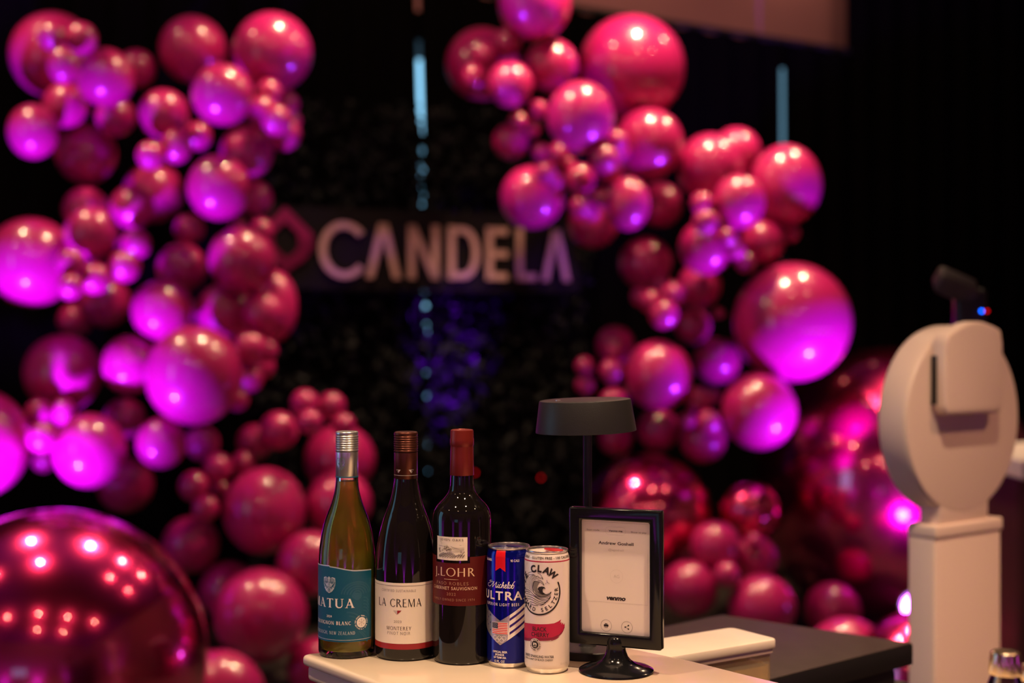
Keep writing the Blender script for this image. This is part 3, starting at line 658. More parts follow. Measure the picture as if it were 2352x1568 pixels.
 (0.976, 6.442, 1.954, 0.0473, 1, -0.14, 0.97, 0.18, 'R', 'dim pinkish mini on the upper right of the bright violet bottomed balloon'),
 (1.197, 6.788, 1.956, 0.106, 1, -0.01, 1, 0.01, 'R', 'violet balloon under the tall right edge balloon'),
 (1.36, 6.953, 2.009, 0.0468, 1, -0, 1, 0.01, 'R', 'small dark red mini at the right edge under the tall balloon'),
 (0.673, 7.167, 1.872, 0.136, 1, -0.03, 1, -0.02, 'R', 'nearly black plum balloon left of the bright violet bottomed balloon'),
 (0.756, 6.658, 1.699, 0.0632, 1, 0.04, 1, 0.03, 'R', 'mini with the brightest highlight in the five-strong cluster mid right'),
 (0.703, 6.577, 1.607, 0.0705, 1, 0.02, 1, -0.01, 'R', 'lowest mini of the five-strong cluster, violet underneath'),
 (0.659, 6.749, 1.67, 0.0558, 1, 0.05, 0.99, -0.14, 'R', 'middle left mini of the five-strong cluster with a dull spot'),
 (0.624, 6.884, 1.696, 0.0506, 1, 0.01, 1, -0.01, 'R', 'outermost left mini of the five-strong cluster'),
 (0.724, 6.894, 1.752, 0.0485, 1, 0.02, 1, 0.01, 'R', 'topmost dull mini of the five-strong cluster'),
 (0.908, 6.911, 1.75, 0.11, 1, 0.05, 1, -0.05, 'R', 'dark balloon with a violet crescent, left of the largest right balloon'),
 (0.898, 7.048, 1.554, 0.0906, 1, -0.02, 1, 0.01, 'R', 'dark red balloon below the five-strong cluster, in shade'),
 (1.006, 6.92, 1.617, 0.0275, 1, -0.01, 1, 0.01, 'R', 'tiny orange-red mini just left of the largest right balloon'),
 (1.314, 6.674, 1.571, 0.2799, 1.01, -0, 1, 0.01, 'R', 'largest balloon of the right column, crimson with a glowing diagonal magenta half'),
 (1.018, 7.059, 1.381, 0.1167, 1, -0.01, 1, 0.02, 'R', 'dark crimson balloon left below the largest right balloon'),
 (0.68, 6.612, 1.324, 0.1579, 1.05, -0.02, 1, 0, 'R', 'rose balloon above the black lamp, violet on its lower right'),
 (0.509, 7.013, 1.461, 0.0987, 1, 0.01, 1, 0.01, 'R', 'dim plum balloon above the minis over the black lamp'),
 (0.492, 6.872, 1.429, 0.0463, 1, -0.26, 0.61, -0.75, 'R', 'dull mini on the dim plum balloon over the black lamp'),
 (0.461, 6.578, 1.345, 0.0584, 1, -0.02, 1, 0.01, 'R', 'bright-highlighted mini above the black lamp shade'),
 (0.343, 6.703, 1.364, 0.0472, 1, -0, 1, -0.01, 'R', "upper one of two dull minis above the lamp shade's left"),
 (0.346, 6.734, 1.274, 0.0474, 1, 0.01, 1, -0, 'R', "lower one of two dull minis above the lamp shade's left"),
 (0.482, 6.732, 1.186, 0.0742, 1, 0, 1, -0.01, 'R', "red mini half hidden right behind the lamp shade's top"),
 (1.133, 6.519, 1.163, 0.1736, 1.03, -0.01, 1, -0, 'R', 'half-violet balloon under the largest right balloon'),
 (0.872, 6.643, 1.207, 0.063, 1, -0.04, 1, -0.04, 'R', 'violet-fronted mini, top of the cluster left of the half-violet balloon'),
 (0.819, 6.626, 1.114, 0.0406, 1, -0.02, 1, -0.02, 'R', 'small violet mini, left of the cluster beside the half-violet balloon'),
 (0.899, 6.496, 1.112, 0.0577, 1, 0.01, 1, 0.04, 'R', 'bright violet mini, lower right of the cluster beside the half-violet balloon'),
 (0.954, 6.777, 1.217, 0.0373, 1, -0.02, 1, -0.03, 'R', 'dull red mini at the cluster top beside the half-violet balloon'),
 (0.709, 6.892, 1.053, 0.1034, 1, -0.05, 1, 0.08, 'R', "crimson and violet balloon right of the lamp shade's lower edge"),
 (0.91, 6.773, 1.014, 0.112, 1, -0.01, 1, 0, 'R', 'violet balloon under the mini cluster, above the foil spheres'),
 (0.521, 7.153, 0.991, 0.0876, 1, -0.01, 1, 0, 'R', "very dark red balloon right of the lamp pole's top"),
 (0.911, 6.37, 0.567, 0.115, 1, -0, 1, -0.01, 'R', 'rose balloon with peach cap, top of the pile behind the black cart'),
 (1.101, 6.46, 0.498, 0.1068, 1, -0.04, 1, 0.03, 'R', "rose balloon with many dull spots, right of the pile's top balloon"),
 (0.936, 6.202, 0.469, 0.057, 1, 0.02, 0.98, -0.18, 'R', 'mini balloon in the middle of the pile behind the black cart'),
 (1.081, 6.35, 0.591, 0.0389, 1, -0.1, 0.81, 0.58, 'R', 'small mini on the upper side of the spotty balloon in the pile'),
 (0.78, 6.262, 0.397, 0.1246, 1, -0.02, 1, 0.01, 'R', "rose balloon against the sign holder's right edge"),
 (1.095, 6.232, 0.317, 0.1507, 1, 0.04, 1, 0, 'R', "largest balloon of the pile, right above the black cart's far edge"),
 (1.328, 5.642, 0.231, 0.1658, 1, -0, 1, -0, 'R', "pink balloon rising behind the black cart's right corner"),
 (1.505, 6.681, 0.217, 0.135, 1, 0.02, 1, -0.02, 'R', "dark crimson balloon above the cart's right corner"),
]

def balloon_mesh():
    prof = [(0, 1.0)]
    for i in range(1, 22):
        a = math.pi * i / 24
        prof.append((math.sin(a) * (1 - .02 * (i / 22)), math.cos(a)))
    prof += [(.20, -.985), (.10, -1.04), (.045, -1.075), (.04, -1.10), (.075, -1.115), (.10, -1.15), (.09, -1.16), (.03, -1.12), (0, -1.11)]
    b = MB().lathe(prof[::-1], 40)
    o = b.obj('balloon', 'latex', smooth=180); return o
proto = balloon_mesh()
first = True
GR = {'L': 'latex balloons of the left column', 'R': 'latex balloons of the right column'}
for (x, y, z, r, sz, nx, ny, nz_, side, lab) in BALLOONS:
    o = proto if first else proto.copy()
    if not first: COL.objects.link(o)
    first = False
    o.location = (x, y, z); o.scale = (r, r * sz, r * .99)
    # knot tucked into the column, away from the room
    o.rotation_euler = Vector((-nx, -ny, -nz_)).to_track_quat('Z', 'Y').to_euler()
    tag(o, lab, 'balloon', GR[side])
def orb(label, c, r):
    prof = [(0, -r * 1.02)] + [(r * math.sin(math.pi * i / 40), -r * math.cos(math.pi * i / 40)) for i in range(1, 40)] + [(0, r)]
    b = MB().lathe(prof, 64)
    o = b.obj('foil_sphere', 'foil', smooth=180); o.location = c
    return tag(o, label, 'balloon', 'mirror foil sphere balloons')
orb('giant mirror foil sphere at the bottom left corner, pricked with white reflections', (-1.44, 4.455, .49), .48)
orb('giant mirror foil sphere behind the white photo kiosk', (1.953, 7.3, .73), .715)
orb('red mirror foil sphere behind the black lamp and sign holder', (.6426, 6.75, .6312), .320)
orb('small red mirror foil sphere between the two bigger ones on the right', (1.103, 6.6, .6977), .1374)
orb('red mirror foil sphere low behind the black cart, beside the kiosk', (1.50, 5.2, .255), .25)

# uplight standing on the floor by the right column
up = thing('uplight', 'small black floor uplight throwing violet light, behind the kiosk post', 'uplight', (1.75, 6.1, 0))
MB().box((0, 0, .012), (.22, .16, .024)).obj('base', 'black_plastic', up, 40, .004)
for sx in (-1, 1): MB().box((sx * .098, 0, .16), (.012, .04, .29)).obj('bracket', 'black_plastic', up, 40, .003)
hs = MB().lathe([(0, -.14), (.05, -.14), (.078, -.10), (.084, .11), (.076, .11), (.072, .09), (0, .09)], 32).obj('housing', 'black_plastic', up, 40)
ln = MB().lathe([(0, .091), (.070, .091), (.066, .104), (.045, .116), (0, .122)], 32).obj('lens', 'led_violet', up, 60)
for o in (hs, ln): o.location = (0, 0, .285); o.rotation_euler = (R_(38), R_(-14), 0)

# ------------------------------------------------------------------ bar counter at the right edge
bc = thing('bar_counter', 'bar counter with white top and dark brown front at the right edge', 'bar', (1.56, 4.5, 0))
MB().prism([(0.02, -.1), (2.2, .9), (1.9, 1.5), (.02, .5)], 1.068, 1.13).obj('countertop', 'bar_top', bc, bevel=.006)
for i in range(6):
    a = i / 6; c = (i + 1) / 6 - .004
    MB().prism([(.05 + 2.1 * a, -.04 + .965 * a), (.05 + 2.1 * c, -.04 + .965 * c), (.04 + 2.1 * c, .0 + .965 * c), (.04 + 2.1 * a, .0 + .965 * a)], .06, 1.066).obj('panel', 'bar_wood', bc)
MB().prism([(.05, .0), (2.1, .93), (1.85, 1.4), (.05, .44)], 0, 1.066).obj('carcass', 'bar_wood', bc)

# ------------------------------------------------------------------ photo kiosk
kz = R_(37.5)
ki = thing('photo_kiosk', 'white photo kiosk with round head on a square post, seen from behind', 'photo booth', (.939, 3.015, 0), kz)
MB().box((0, .0, .012), (.46, .36, .024)).obj('base', 'white', ki, 40, .008)
MB().box((0, 0, .565), (.232, .070, 1.086)).obj('post', 'white', ki, 40, .008, 3)
MB().box((0, -.002, 1.1165), (.236, .073, .028)).obj('collar', 'white', ki, 40, .005, 3)
nk = [(-.085, 1.125), (.085, 1.125), (.085, 1.168), (.090, 1.182), (.105, 1.198), (.125, 1.212), (-.125, 1.212), (-.105, 1.198), (-.090, 1.182), (-.085, 1.168)]
nb = MB().prism(nk, 0, .05).obj('neck', 'white', ki, 40, .004)
for v in nb.data.vertices: x_, y_, z_ = v.co; v.co = (x_ - .010, -.031 + z_, y_)
nb.data.flip_normals()
hd = MB()
prof = [(0, -.033), (.186, -.033), (.1935, -.0305), (.1975, -.025), (.198, -.018), (.198, .030), (.195, .039), (.187, .045), (.170, .047), (0, .047)]
vs = []; n = 72
hd.lathe(prof[1:-1], n)
h = hd.obj('head', 'white', ki, 35)
for v in h.data.vertices: x_, y_, z_ = v.co; v.co = (x_ - .010, z_, y_ + 1.344)
h.data.flip_normals()
# housing bulge on the back of the head: flat front, curved top following the disc
pts = [(-.095, .015)] + [(.100, .015)] + [(.112, .03), (.112, .155)] + [(.105 - .2 * i / 8, .172 + .022 * math.sin(math.pi * i / 8) + .012 * (1 - i / 8)) for i in range(9)] + [(-.104, .155), (-.104, .03)]
hb = MB().prism(pts, .0, .036).obj('camera_housing', 'white', ki, 40, .008, 3)
for v in hb.data.vertices: x_, y_, z_ = v.co; v.co = (x_ * .93 - .030, -.032 - z_, y_ * 1.04 + 1.342)
hb.data.flip_normals()
MB().box((-.1300, -.042, 1.43), (.0025, .012, .10)).obj('shadow_gap', 'black_plastic', ki)  # black strip standing for the shade beside the housing

# black camera on a stand behind the kiosk
cs = thing('camera_stand', 'black camera head on a stand with a blue and a red light, above the kiosk', 'camera', (1.158, 3.6, 0), R_(-8))
MB().lathe([(.16, 0), (.16, .02), (.02, .03), (.016, .04), (.016, 1.50)], 24).obj('pole', 'black_paint', cs, 40)
MB().box((.0, 0, 1.560), (.075, .07, .155)).obj('body', 'black_plastic', cs, 40, .012, 3)
hm = MB().box((0, 0, 0), (.105, .075, .052)).obj('camera_head', 'cart', cs, 40, .012, 3)  # lighter brownish material stands for warm light on its top
hm.location = (-.036, -.01, 1.644); hm.rotation_euler = (R_(30), R_(23), R_(10))
MB().lathe([(.0, 0), (.0035, 0), (.0035, .004), (0, .005)], 12).obj('blue_light', 'led_blue', cs)['label'] = 'blue indicator light'
MB().lathe([(.0, 0), (.0035, 0), (.0035, .004), (0, .005)], 12).obj('red_light', 'led_red', cs)['label'] = 'red indicator light'
for o, xx in (([c for c in cs.children if c.name.startswith('blue')][0], .023), ([c for c in cs.children if c.name.startswith('red')][0], .036)):
    o.rotation_euler = (R_(90), 0, 0); o.location = (xx, -.036, 1.580)

# ------------------------------------------------------------------ black cart and the cream-lidded tub
ca = thing('bar_cart', 'black flat-topped bar cart behind the white table', 'cart', (0, 0, 0))
far, rgt = Vector((.394, 2.66)), Vector((.683, 2.42)); bd = Vector((-.75, -.66))
q = [far + bd * .75, rgt + bd * .75, rgt, far]
MB().prism([tuple(v) for v in q], .962, .9985).obj('top', 'black_plastic', ca, 40, .003)
_c = sum(q, Vector((0, 0))) / 4
MB().prism([tuple(_c + (v - _c) * .993) for v in q], .9985, 1.0).obj('top_sheet', 'cart', ca, 40, .0005)
cen = sum(q, Vector((0, 0))) / 4
MB().prism([tuple(cen + (v - cen) * .93) for v in q], .06, .961).obj('body', 'black_plastic', ca, 40, .01)
ins = [cen + (v - cen) * .985 for v in q]
MB().prism([tuple(v) for v in ins], .905, .935).obj('rail', 'black_plastic', ca, 40, .006)
for v in q:
    p = cen + (v - cen) * .86; MB().lathe([(.0, 0), (.022, .006), (.028, .03), (.02, .055), (.012, .06)], 16, c=(p.x, p.y, 0)).obj('caster', 'black_plastic', ca, 40)
tb = thing('storage_tub', 'clear plastic tub with cream lid on the black cart, right of the sign holder', 'container', (.2656, 2.016, 1.0), math.atan2(.108, .16))
def rr(w_, d_, r_, n_=5):
    pts = []
    for cx_, cy_, a in ((w_ / 2 - r_, -d_ / 2 + r_, -90), (w_ / 2 - r_, d_ / 2 - r_, 0), (-w_ / 2 + r_, d_ / 2 - r_, 90), (-w_ / 2 + r_, -d_ / 2 + r_, 180)):
        pts += [(cx_ + r_ * math.cos(R_(a + 90 * i / n_)), cy_ + r_ * math.sin(R_(a + 90 * i / n_))) for i in range(n_ + 1)]
    return pts
MB().prism(rr(.215, .098, .012), .076, .090).obj('lid', 'lid', tb, 40, .003)
MB().prism(rr(.209, .092, .011), .070, .0765).obj('lid_lip', 'lid', tb, 40)
MB().prism(rr(.203, .086, .010), .0, .071).obj('body', 'tub', tb, 40)
MB().prism(rr(.196, .079, .008), .004, .052).obj('contents', 'tubfill', tb, 40)

# ------------------------------------------------------------------ white table
ta = thing('serving_table', 'cream quartz serving table carrying the bottles and cans', 'table', (0, 0, 0))
top = [(-.279, 1.889), (-.268, 1.873), (-.1655, 1.739), (.22, 1.20), (.70, 1.20), (.70, 1.62), (.40, 1.690), (.330, 1.741), (.293, 1.785), (.235, 1.858), (.200, 1.893), (.172, 1.922), (.140, 1.945), (.105, 1.953), (.06, 1.950), (-.258, 1.905), (-.272, 1.900)]
MB().prism(top, 1.086, 1.10).obj('tabletop', 'quartz', ta, 40, .0055, 4)
cc = Vector((.2, 1.6))
ins = []
for i in range(len(top)):
    p, a, b2 = (Vector(top[k % len(top)]) for k in (i, i - 1, i + 1))
    t1 = (p - a).normalized(); t2 = (b2 - p).normalized(); nrm = (Vector((-t1.y, t1.x)) + Vector((-t2.y, t2.x))).normalized()
    ins.append(tuple(p + nrm * .007))
MB().prism(ins, 1.066, 1.0865).obj('edge_moulding', 'quartz', ta, 40, .005, 3)
MB().prism([(.02, 1.62), (.24, 1.30), (.55, 1.30), (.55, 1.52), (.26, 1.72)], 0, 1.066).obj('pedestal', 'black_plastic', ta)

# ------------------------------------------------------------------ bottles
def screwcap(name, m, parent, r, z0, zb, zt):
    """sleeve from z0 to zb, knurled cap from zb to zt"""
    MB().lathe([(r - .0006, z0), (r, z0 + .0006), (r, zb - .0012), (r - .0008, zb - .0006)], 56).obj('sleeve', m, parent, 50)
    prof = [(r - .0012, zb - .0004), (r + .0003, zb + .0004), (r + .0005, zb + .0016), (r - .0005, zb + .0026)]
    z = zb + .0034; h_ = zt - zb
    for k in range(6):
        zz = z + k * (h_ - .0085) / 6
        prof += [(r - .0003, zz), (r + .0004, zz + .0009), (r + .0003, zz + .0017), (r - .0006, zz + .0025)]
    prof += [(r - .0001, zt - .0045), (r + .0002, zt - .0035), (r, zt - .0015), (r - .0008, zt - .0004), (r - .002, zt), (r - .006, zt - .0003), (0, zt - .0003)]
    return MB().lathe(prof, 56).obj(name, m, parent, 55)

# --- white wine
B1 = thing('wine_bottle', 'clear bottle of white wine with teal label and silver screw cap', 'bottle', (-.2204, 1.90, 1.10), 0, 'wine bottles on the table')
prof = [(0, .011), (.012, .009), (.024, .004), (.031, .0006), (.0345, .0), (.0370, .0016), (.0380, .006), (.0381, .03), (.0381, .116), (.0379, .127), (.0372, .138), (.0358, .1475), (.0341, .1600), (.0318, .1705), (.0289, .1800), (.0255, .1885), (.0222, .1968), (.0193, .2055), (.0171, .2140), (.0156, .2225), (.0150, .2300), (.0147, .240), (.0143, .262), (.0142, .292)]
inner = [(.0115, .292), (.0117, .262), (.0122, .240), (.0123, .2300), (.0129, .2225), (.0143, .2140), (.0165, .2055), (.0194, .1968), (.0227, .1885), (.0261, .1800), (.0290, .1705), (.0313, .1600), (.0330, .1475), (.0344, .138), (.0351, .127), (.0353, .116), (.0352, .03), (.0350, .012), (.033, .0085), (.024, .0095), (.012, .0145), (0, .0165)]
MB().lathe(prof + inner, 96).obj('glass', 'glass', B1, 180)
wi = [(r + .0004, z) for r, z in reversed(inner) if z < .2295 and r > 0]
MB().lathe([(0, .0160)] + wi + [(.0127, .2302), (.0112, .2296), (0, .2294)], 96).obj('wine', 'wine', B1, 60)
screwcap('cap', 'silver', B1, .0151, .2365, .2700, .2965)
MB().lathe([(.0151, .2352), (.0153, .2354), (.0153, .2366), (.0151, .2368)], 56).obj('sleeve_band', 'teal', B1)
def label_patch(name, m, parent, R, a0, a1, zlo, zhi, n=64, eps=.0002, nz=1):
    b = MB(); vs = []; fs = []
    for k, rad in ((0, R + eps), (1, R + eps - .00015)):
        for i in range(n + 1):
            a = R_(a0 + (a1 - a0) * i / n); s_ = i / n
            for z in (zlo(s_), zhi(s_)): vs.append((rad * math.sin(a), -rad * math.cos(a), z))
    k = 2 * (n + 1)
    for i in range(n):
        a = 2 * i; fs += [(a, a + 2, a + 3, a + 1), (k + a, k + a + 1, k + a + 3, k + a + 2), (a, k + a, k + a + 2, a + 2), (a + 1, a + 3, k + a + 3, k + a + 1)]
    fs += [(0, 1, k + 1, k), (2 * n, k + 2 * n, k + 2 * n + 1, 2 * n + 1)]
    b.add(vs, fs); return b.obj(name, m, parent, 60)
def hi1(s): # ogee top: crest at about a third, falling to the right edge
    a = -125 + 188 * s; t = (a + 30) / 60
    return .1205 + (.0012 * (1 - min(1, abs(t))) if t < 0 else 0) - (.0050 * (1 - math.cos(min(1, t) * math.pi)) / 2 if t > 0 else 0) - (.002 * max(0, t - 1))
lb = label_patch('label', 'teal', B1, .0381, -125, 63, lambda s: .0228, hi1, 96)
label_patch('label_rim', 'silverprint', lb, .0381, -125, 63, lambda s: hi1(s) - .0004, lambda s: hi1(s) + .0009, 96, .00022)
label_patch('label_rule', 'silverprint', lb, .0381, -125, 62, lambda s: .0252, lambda s: .0256, 96, .0004)
label_patch('back_label', 'label_back', B1, .0381, 86, 220, lambda s: .026, lambda s: .118 + .012 * math.sin(math.pi * s), 64)
mm = .001
A = Art().serif('MATUA', -20.5 * mm, 67.5 * mm, 11.9 * mm, 69 * mm, 1, .17, .065, .12); A.wrap('lettering', 'whiteprint', .0381, lb)
A = Art().text('2024', -20.4 * mm, 54.6 * mm, 2.9 * mm, 8.6 * mm, .012)
A.serif('SAUVIGNON BLANC', -20 * mm, 45.2 * mm, 4.7 * mm, 59 * mm, .8, .17, .08, .14)
A.stroke([(-21.3 * mm, 41.9 * mm), (-19.3 * mm, 41.9 * mm)], .5 * mm)
A.wrap('lettering', 'whiteprint', .0381, lb)
A = Art().serif('MARLBOROUGH, NEW ZEALAND', -24 * mm, 32.4 * mm, 4.3 * mm, 78 * mm, .7, .14, .08, .14); A.wrap('lettering', 'silverprint', .0381, lb)
# carved mask emblem
def mask(cx, cz, sx, sz, face, line, parent, R, eps):
    P = lambda x, y: (cx + x * sx * mm, cz + y * sz * mm)
    A = Art().poly([P(x, y) for x, y in ((-.95, .86), (-.55, .95), (-.15, .82), (-.12, .98), (.12, .98), (.15, .82), (.55, .95), (.95, .86), (1.0, .45), (.97, 0), (.80, -.42), (.50, -.76), (.18, -.92), (0, -1.0), (-.18, -.92), (-.50, -.76), (-.80, -.42), (-.97, 0), (-1.0, .45))])
    A.wrap('mask_emblem', face, R, parent, eps)
    A = Art(); wd = .055 * sx * mm * 1.1
    for sg_ in (-1, 1):
        for k in range(4):     # brow lines
            A.smooth([P(sg_ * .10, .62 - .12 * k), P(sg_ * .42, .84 - .14 * k), P(sg_ * .90, .62 - .13 * k)], wd)
        A.arc(*P(sg_ * .47, .30), .20 * sx * mm, 0, 360, wd, 14, .12 * sz * mm); A.disc(*P(sg_ * .47, .30), .09 * sx * mm, 10)
        for k in range(6):     # cheek lines
            A.smooth([P(sg_ * (.26 + .06 * k), -.40 + .08 * k), P(sg_ * (.55 + .05 * k), -.22 + .08 * k), P(sg_ * (.86 + .02 * k), -.30 + .14 * k)], wd * .8)
        A.stroke([P(sg_ * .10, .40), P(sg_ * .08, -.05), P(sg_ * .24, -.16)], wd)
        A.disc(*P(sg_ * .44, -.42), .075 * sx * mm, 8); A.arc(*P(sg_ * .2, -.2), .1 * sx * mm, 180, 360, wd, 8)
        A.stroke([P(sg_ * .12, -.40), P(sg_ * .12, -.86)], [wd * 2.2, wd * 1.4])
    A.smooth([P(-.36, -.34), P(0, -.26), P(.36, -.34)], wd)
    A.wrap('mask_emblem_lines', line, R, parent, eps + .00015)
mask(-20.6 * mm, 97 * mm, 9.6, 10.9, 'silverprint', 'teal', lb, .0381, .0004)
slv = [c for c in B1.children if c.name.startswith('sleeve')][0]
mask(-7.4 * mm, 253.5 * mm, 6.6, 8.6, 'capprint', 'silver', slv, .0151, .0002)
# tone-on-tone carved pattern at the right half of the label
A = Art()
for k, rr_ in enumerate((5.5, 9.5, 13.5, 17.5, 21.0)):
    A.arc(18 * mm, 84 * mm, rr_ * mm, 5 if k else 0, 175 if k else 360, 2.0 * mm, 26, rr_ * .74 * mm + 1.5 * mm)
A.disc(17 * mm, 83 * mm, 6.5 * mm, 24, 4.2 * mm)
for k in range(6):
    A.smooth([(4 * mm + k * 3.2 * mm, (62 - 5 * k) * mm), (14 * mm + k * 2.5 * mm, (60 - 6 * k) * mm), (26 * mm + k * 1.5 * mm, (52 - 6.2 * k) * mm)], 1.8 * mm)
for k in range(5):
    A.smooth([(27 * mm, (80 - 4.2 * k) * mm), (32 * mm, (79 - 4.5 * k) * mm), (36 * mm, (74 - 4.6 * k) * mm)], 1.7 * mm)
A.wrap('pattern', 'teal2', .0381, lb, .00028)
A = Art().disc(24 * mm, 47.5 * mm, 9.9 * mm, 32); A.wrap('badge', 'teal', .0381, lb, .00034)
A = Art().disc(24 * mm, 47.5 * mm, 6.9 * mm, 32); A.ring_text("WHEN * TURNS BLUE I'M CHILLED AND READY *", 24 * mm, 47.5 * mm, 8.9 * mm, -90, 1.5 * mm, 8.9, .03); A.wrap('badge', 'whiteprint', .0381, lb, .00046)
A = Art()
for k in range(3):
    a = R_(30 + 60 * k); dx, dz = 5 * mm * math.cos(a), 5 * mm * math.sin(a)
    A.stroke([(24 * mm - dx, 47.5 * mm - dz), (24 * mm + dx, 47.5 * mm + dz)], .5 * mm)
    for s_ in (-1, 1):
        for e in (-40, 40):
            bx, bz = 24 * mm + s_ * dx * .62, 47.5 * mm + s_ * dz * .62
            A.stroke([(bx, bz), (bx + s_ * 1.8 * mm * math.cos(a + R_(e)), bz + s_ * 1.8 * mm * math.sin(a + R_(e)))], .4 * mm)
A.wrap('snowflake', 'paleprint', .0381, lb, .00058)

# --- pinot noir
B2 = thing('wine_bottle', 'dark red wine bottle with cream label and bronze screw cap', 'bottle', (-.1409, 1.89, 1.10), 0, 'wine bottles on the table')
prof = [(0, .010), (.02, .006), (.033, .0006), (.037, .0), (.0395, .0018), (.0405, .006), (.0406, .03), (.0406, .112), (.0403, .124), (.0393, .137), (.0377, .1485), (.0358, .1593), (.0331, .1708), (.0296, .1818), (.0263, .1902), (.0232, .1982), (.0205, .2065), (.0184, .2150), (.0166, .2240), (.0156, .2310), (.0152, .240), (.0148, .262), (.0147, .292)]
MB().lathe(prof, 96).obj('glass', 'dark_glass', B2, 180)
screwcap('cap', 'bronze', B2, .0156, .2340, .2700, .2965)
slv = [c for c in B2.children if c.name.startswith('sleeve')][0]
A = Art().stroke([(-.049, .2396), (.049, .2396)], .45 * mm)
for s_ in (-9.6, 8.4):
    A.stroke([((s_ - 3.4) * mm, 247 * mm), ((s_ + 3.4) * mm, 247 * mm), (s_ * mm, 243 * mm), ((s_ - 3.4) * mm, 247 * mm)], .45 * mm); A.poly([((s_ - .1) * mm, 246.7 * mm), ((s_ + 3) * mm, 246.7 * mm), (s_ * mm, 243.4 * mm)] if s_ < 0 else [((s_ - 3) * mm, 246.7 * mm), ((s_ + .1) * mm, 246.7 * mm), (s_ * mm, 243.4 * mm)])
A.wrap('emblem', 'paleprint', .0156, slv, .0002)
lb = label_patch('label', 'cream', B2, .0406, -118, 96, lambda s: .0232, lambda s: .1022, 96)
label_patch('label_rule', 'greyprint', lb, .0406, -117, 95, lambda s: .0985, lambda s: .0988, 96, .0004)
label_patch('label_band', 'redband', lb, .0406, -118, 96, lambda s: .0158, lambda s: .0230, 96)
A = Art().serif('LA CREMA', -7.5 * mm, 71.2 * mm, 10.4 * mm, 64 * mm, .15, .125, .06, .045); A.wrap('lettering', 'blackprint', .0406, lb)
A = Art().text('CERTIFIED SUSTAINABLE', -8 * mm, 90.6 * mm, 3.2 * mm, 48 * mm, -.008, 0, 1.3); A.text('2023', -8 * mm, 50.6 * mm, 3.0 * mm, 10.2 * mm, -.012); A.text('PINOT NOIR', -7 * mm, 35.0 * mm, 3.9 * mm, 31 * mm, -.008, 0, 1.25)
A.wrap('lettering', 'greyprint', .0406, lb)
A = Art().serif('MONTEREY', -7 * mm, 41.0 * mm, 4.7 * mm, 34 * mm, .15, .13, .08, .12); A.wrap('lettering', 'brownprint', .0406, lb)
A = Art().poly([(-8.4 * mm, 61.6 * mm), (-2.6 * mm, 66.6 * mm), (-8.4 * mm, 66.6 * mm)]); A.wrap('emblem', 'redband', .0406, lb)
A = Art().poly([(-8.4 * mm, 61.6 * mm), (-8.4 * mm, 66.6 * mm), (-14 * mm, 66.6 * mm)]); A.wrap('emblem', 'paleprint', .0406, lb)

# --- cabernet
B3 = thing('wine_bottle', 'dark red wine bottle with burgundy label and red foil capsule', 'bottle', (-.0656, 1.865, 1.10), 0, 'wine bottles on the table')
prof = [(0, .012), (.02, .008), (.031, .0006), (.0345, .0), (.0370, .0018), (.0380, .006), (.0381, .03), (.0381, .1835), (.0377, .1895), (.0364, .1952), (.0338, .2004), (.0298, .2052), (.0252, .2098), (.0212, .2142), (.0181, .2188), (.0163, .2235), (.0154, .2295), (.0150, .240), (.0149, .256), (.0148, .270), (.0146, .296)]
MB().lathe(prof, 96).obj('glass', 'dark_glass', B3, 180)
MB().lathe([(.0156, .2415), (.0158, .2420), (.0152, .2660), (.0150, .2785), (.0152, .2800), (.0157, .2810), (.0157, .2885), (.0152, .2900), (.0151, .2990), (.0145, .3005), (.012, .3012), (.0115, .3006), (0, .3006)], 64).obj('capsule', 'redfoil', B3, 40)
lb = label_patch('label', 'burg', B3, .0381, -125, 62, lambda s: .0768, lambda s: .1395, 96)
A = Art().poly([(-38.2 * mm, 131.8 * mm), (11.5 * mm, 131.8 * mm), (11.5 * mm, 140.2 * mm), (-38.2 * mm, 140.2 * mm)]); A.wrap('label_notch', 'dark_glass', .0381, lb, .00035)
pl = label_patch('picture_label', 'cream', B3, .0381, -53.5, 12.5, lambda s: .1352, lambda s: .1652, 48, .0005)
A = Art().text('SEVEN OAKS', -13.5 * mm, 160.2 * mm, 2.7 * mm, 33 * mm, .0, 0, 1.25)
A.wrap('lettering', 'brownprint', .0381, pl, .0008)
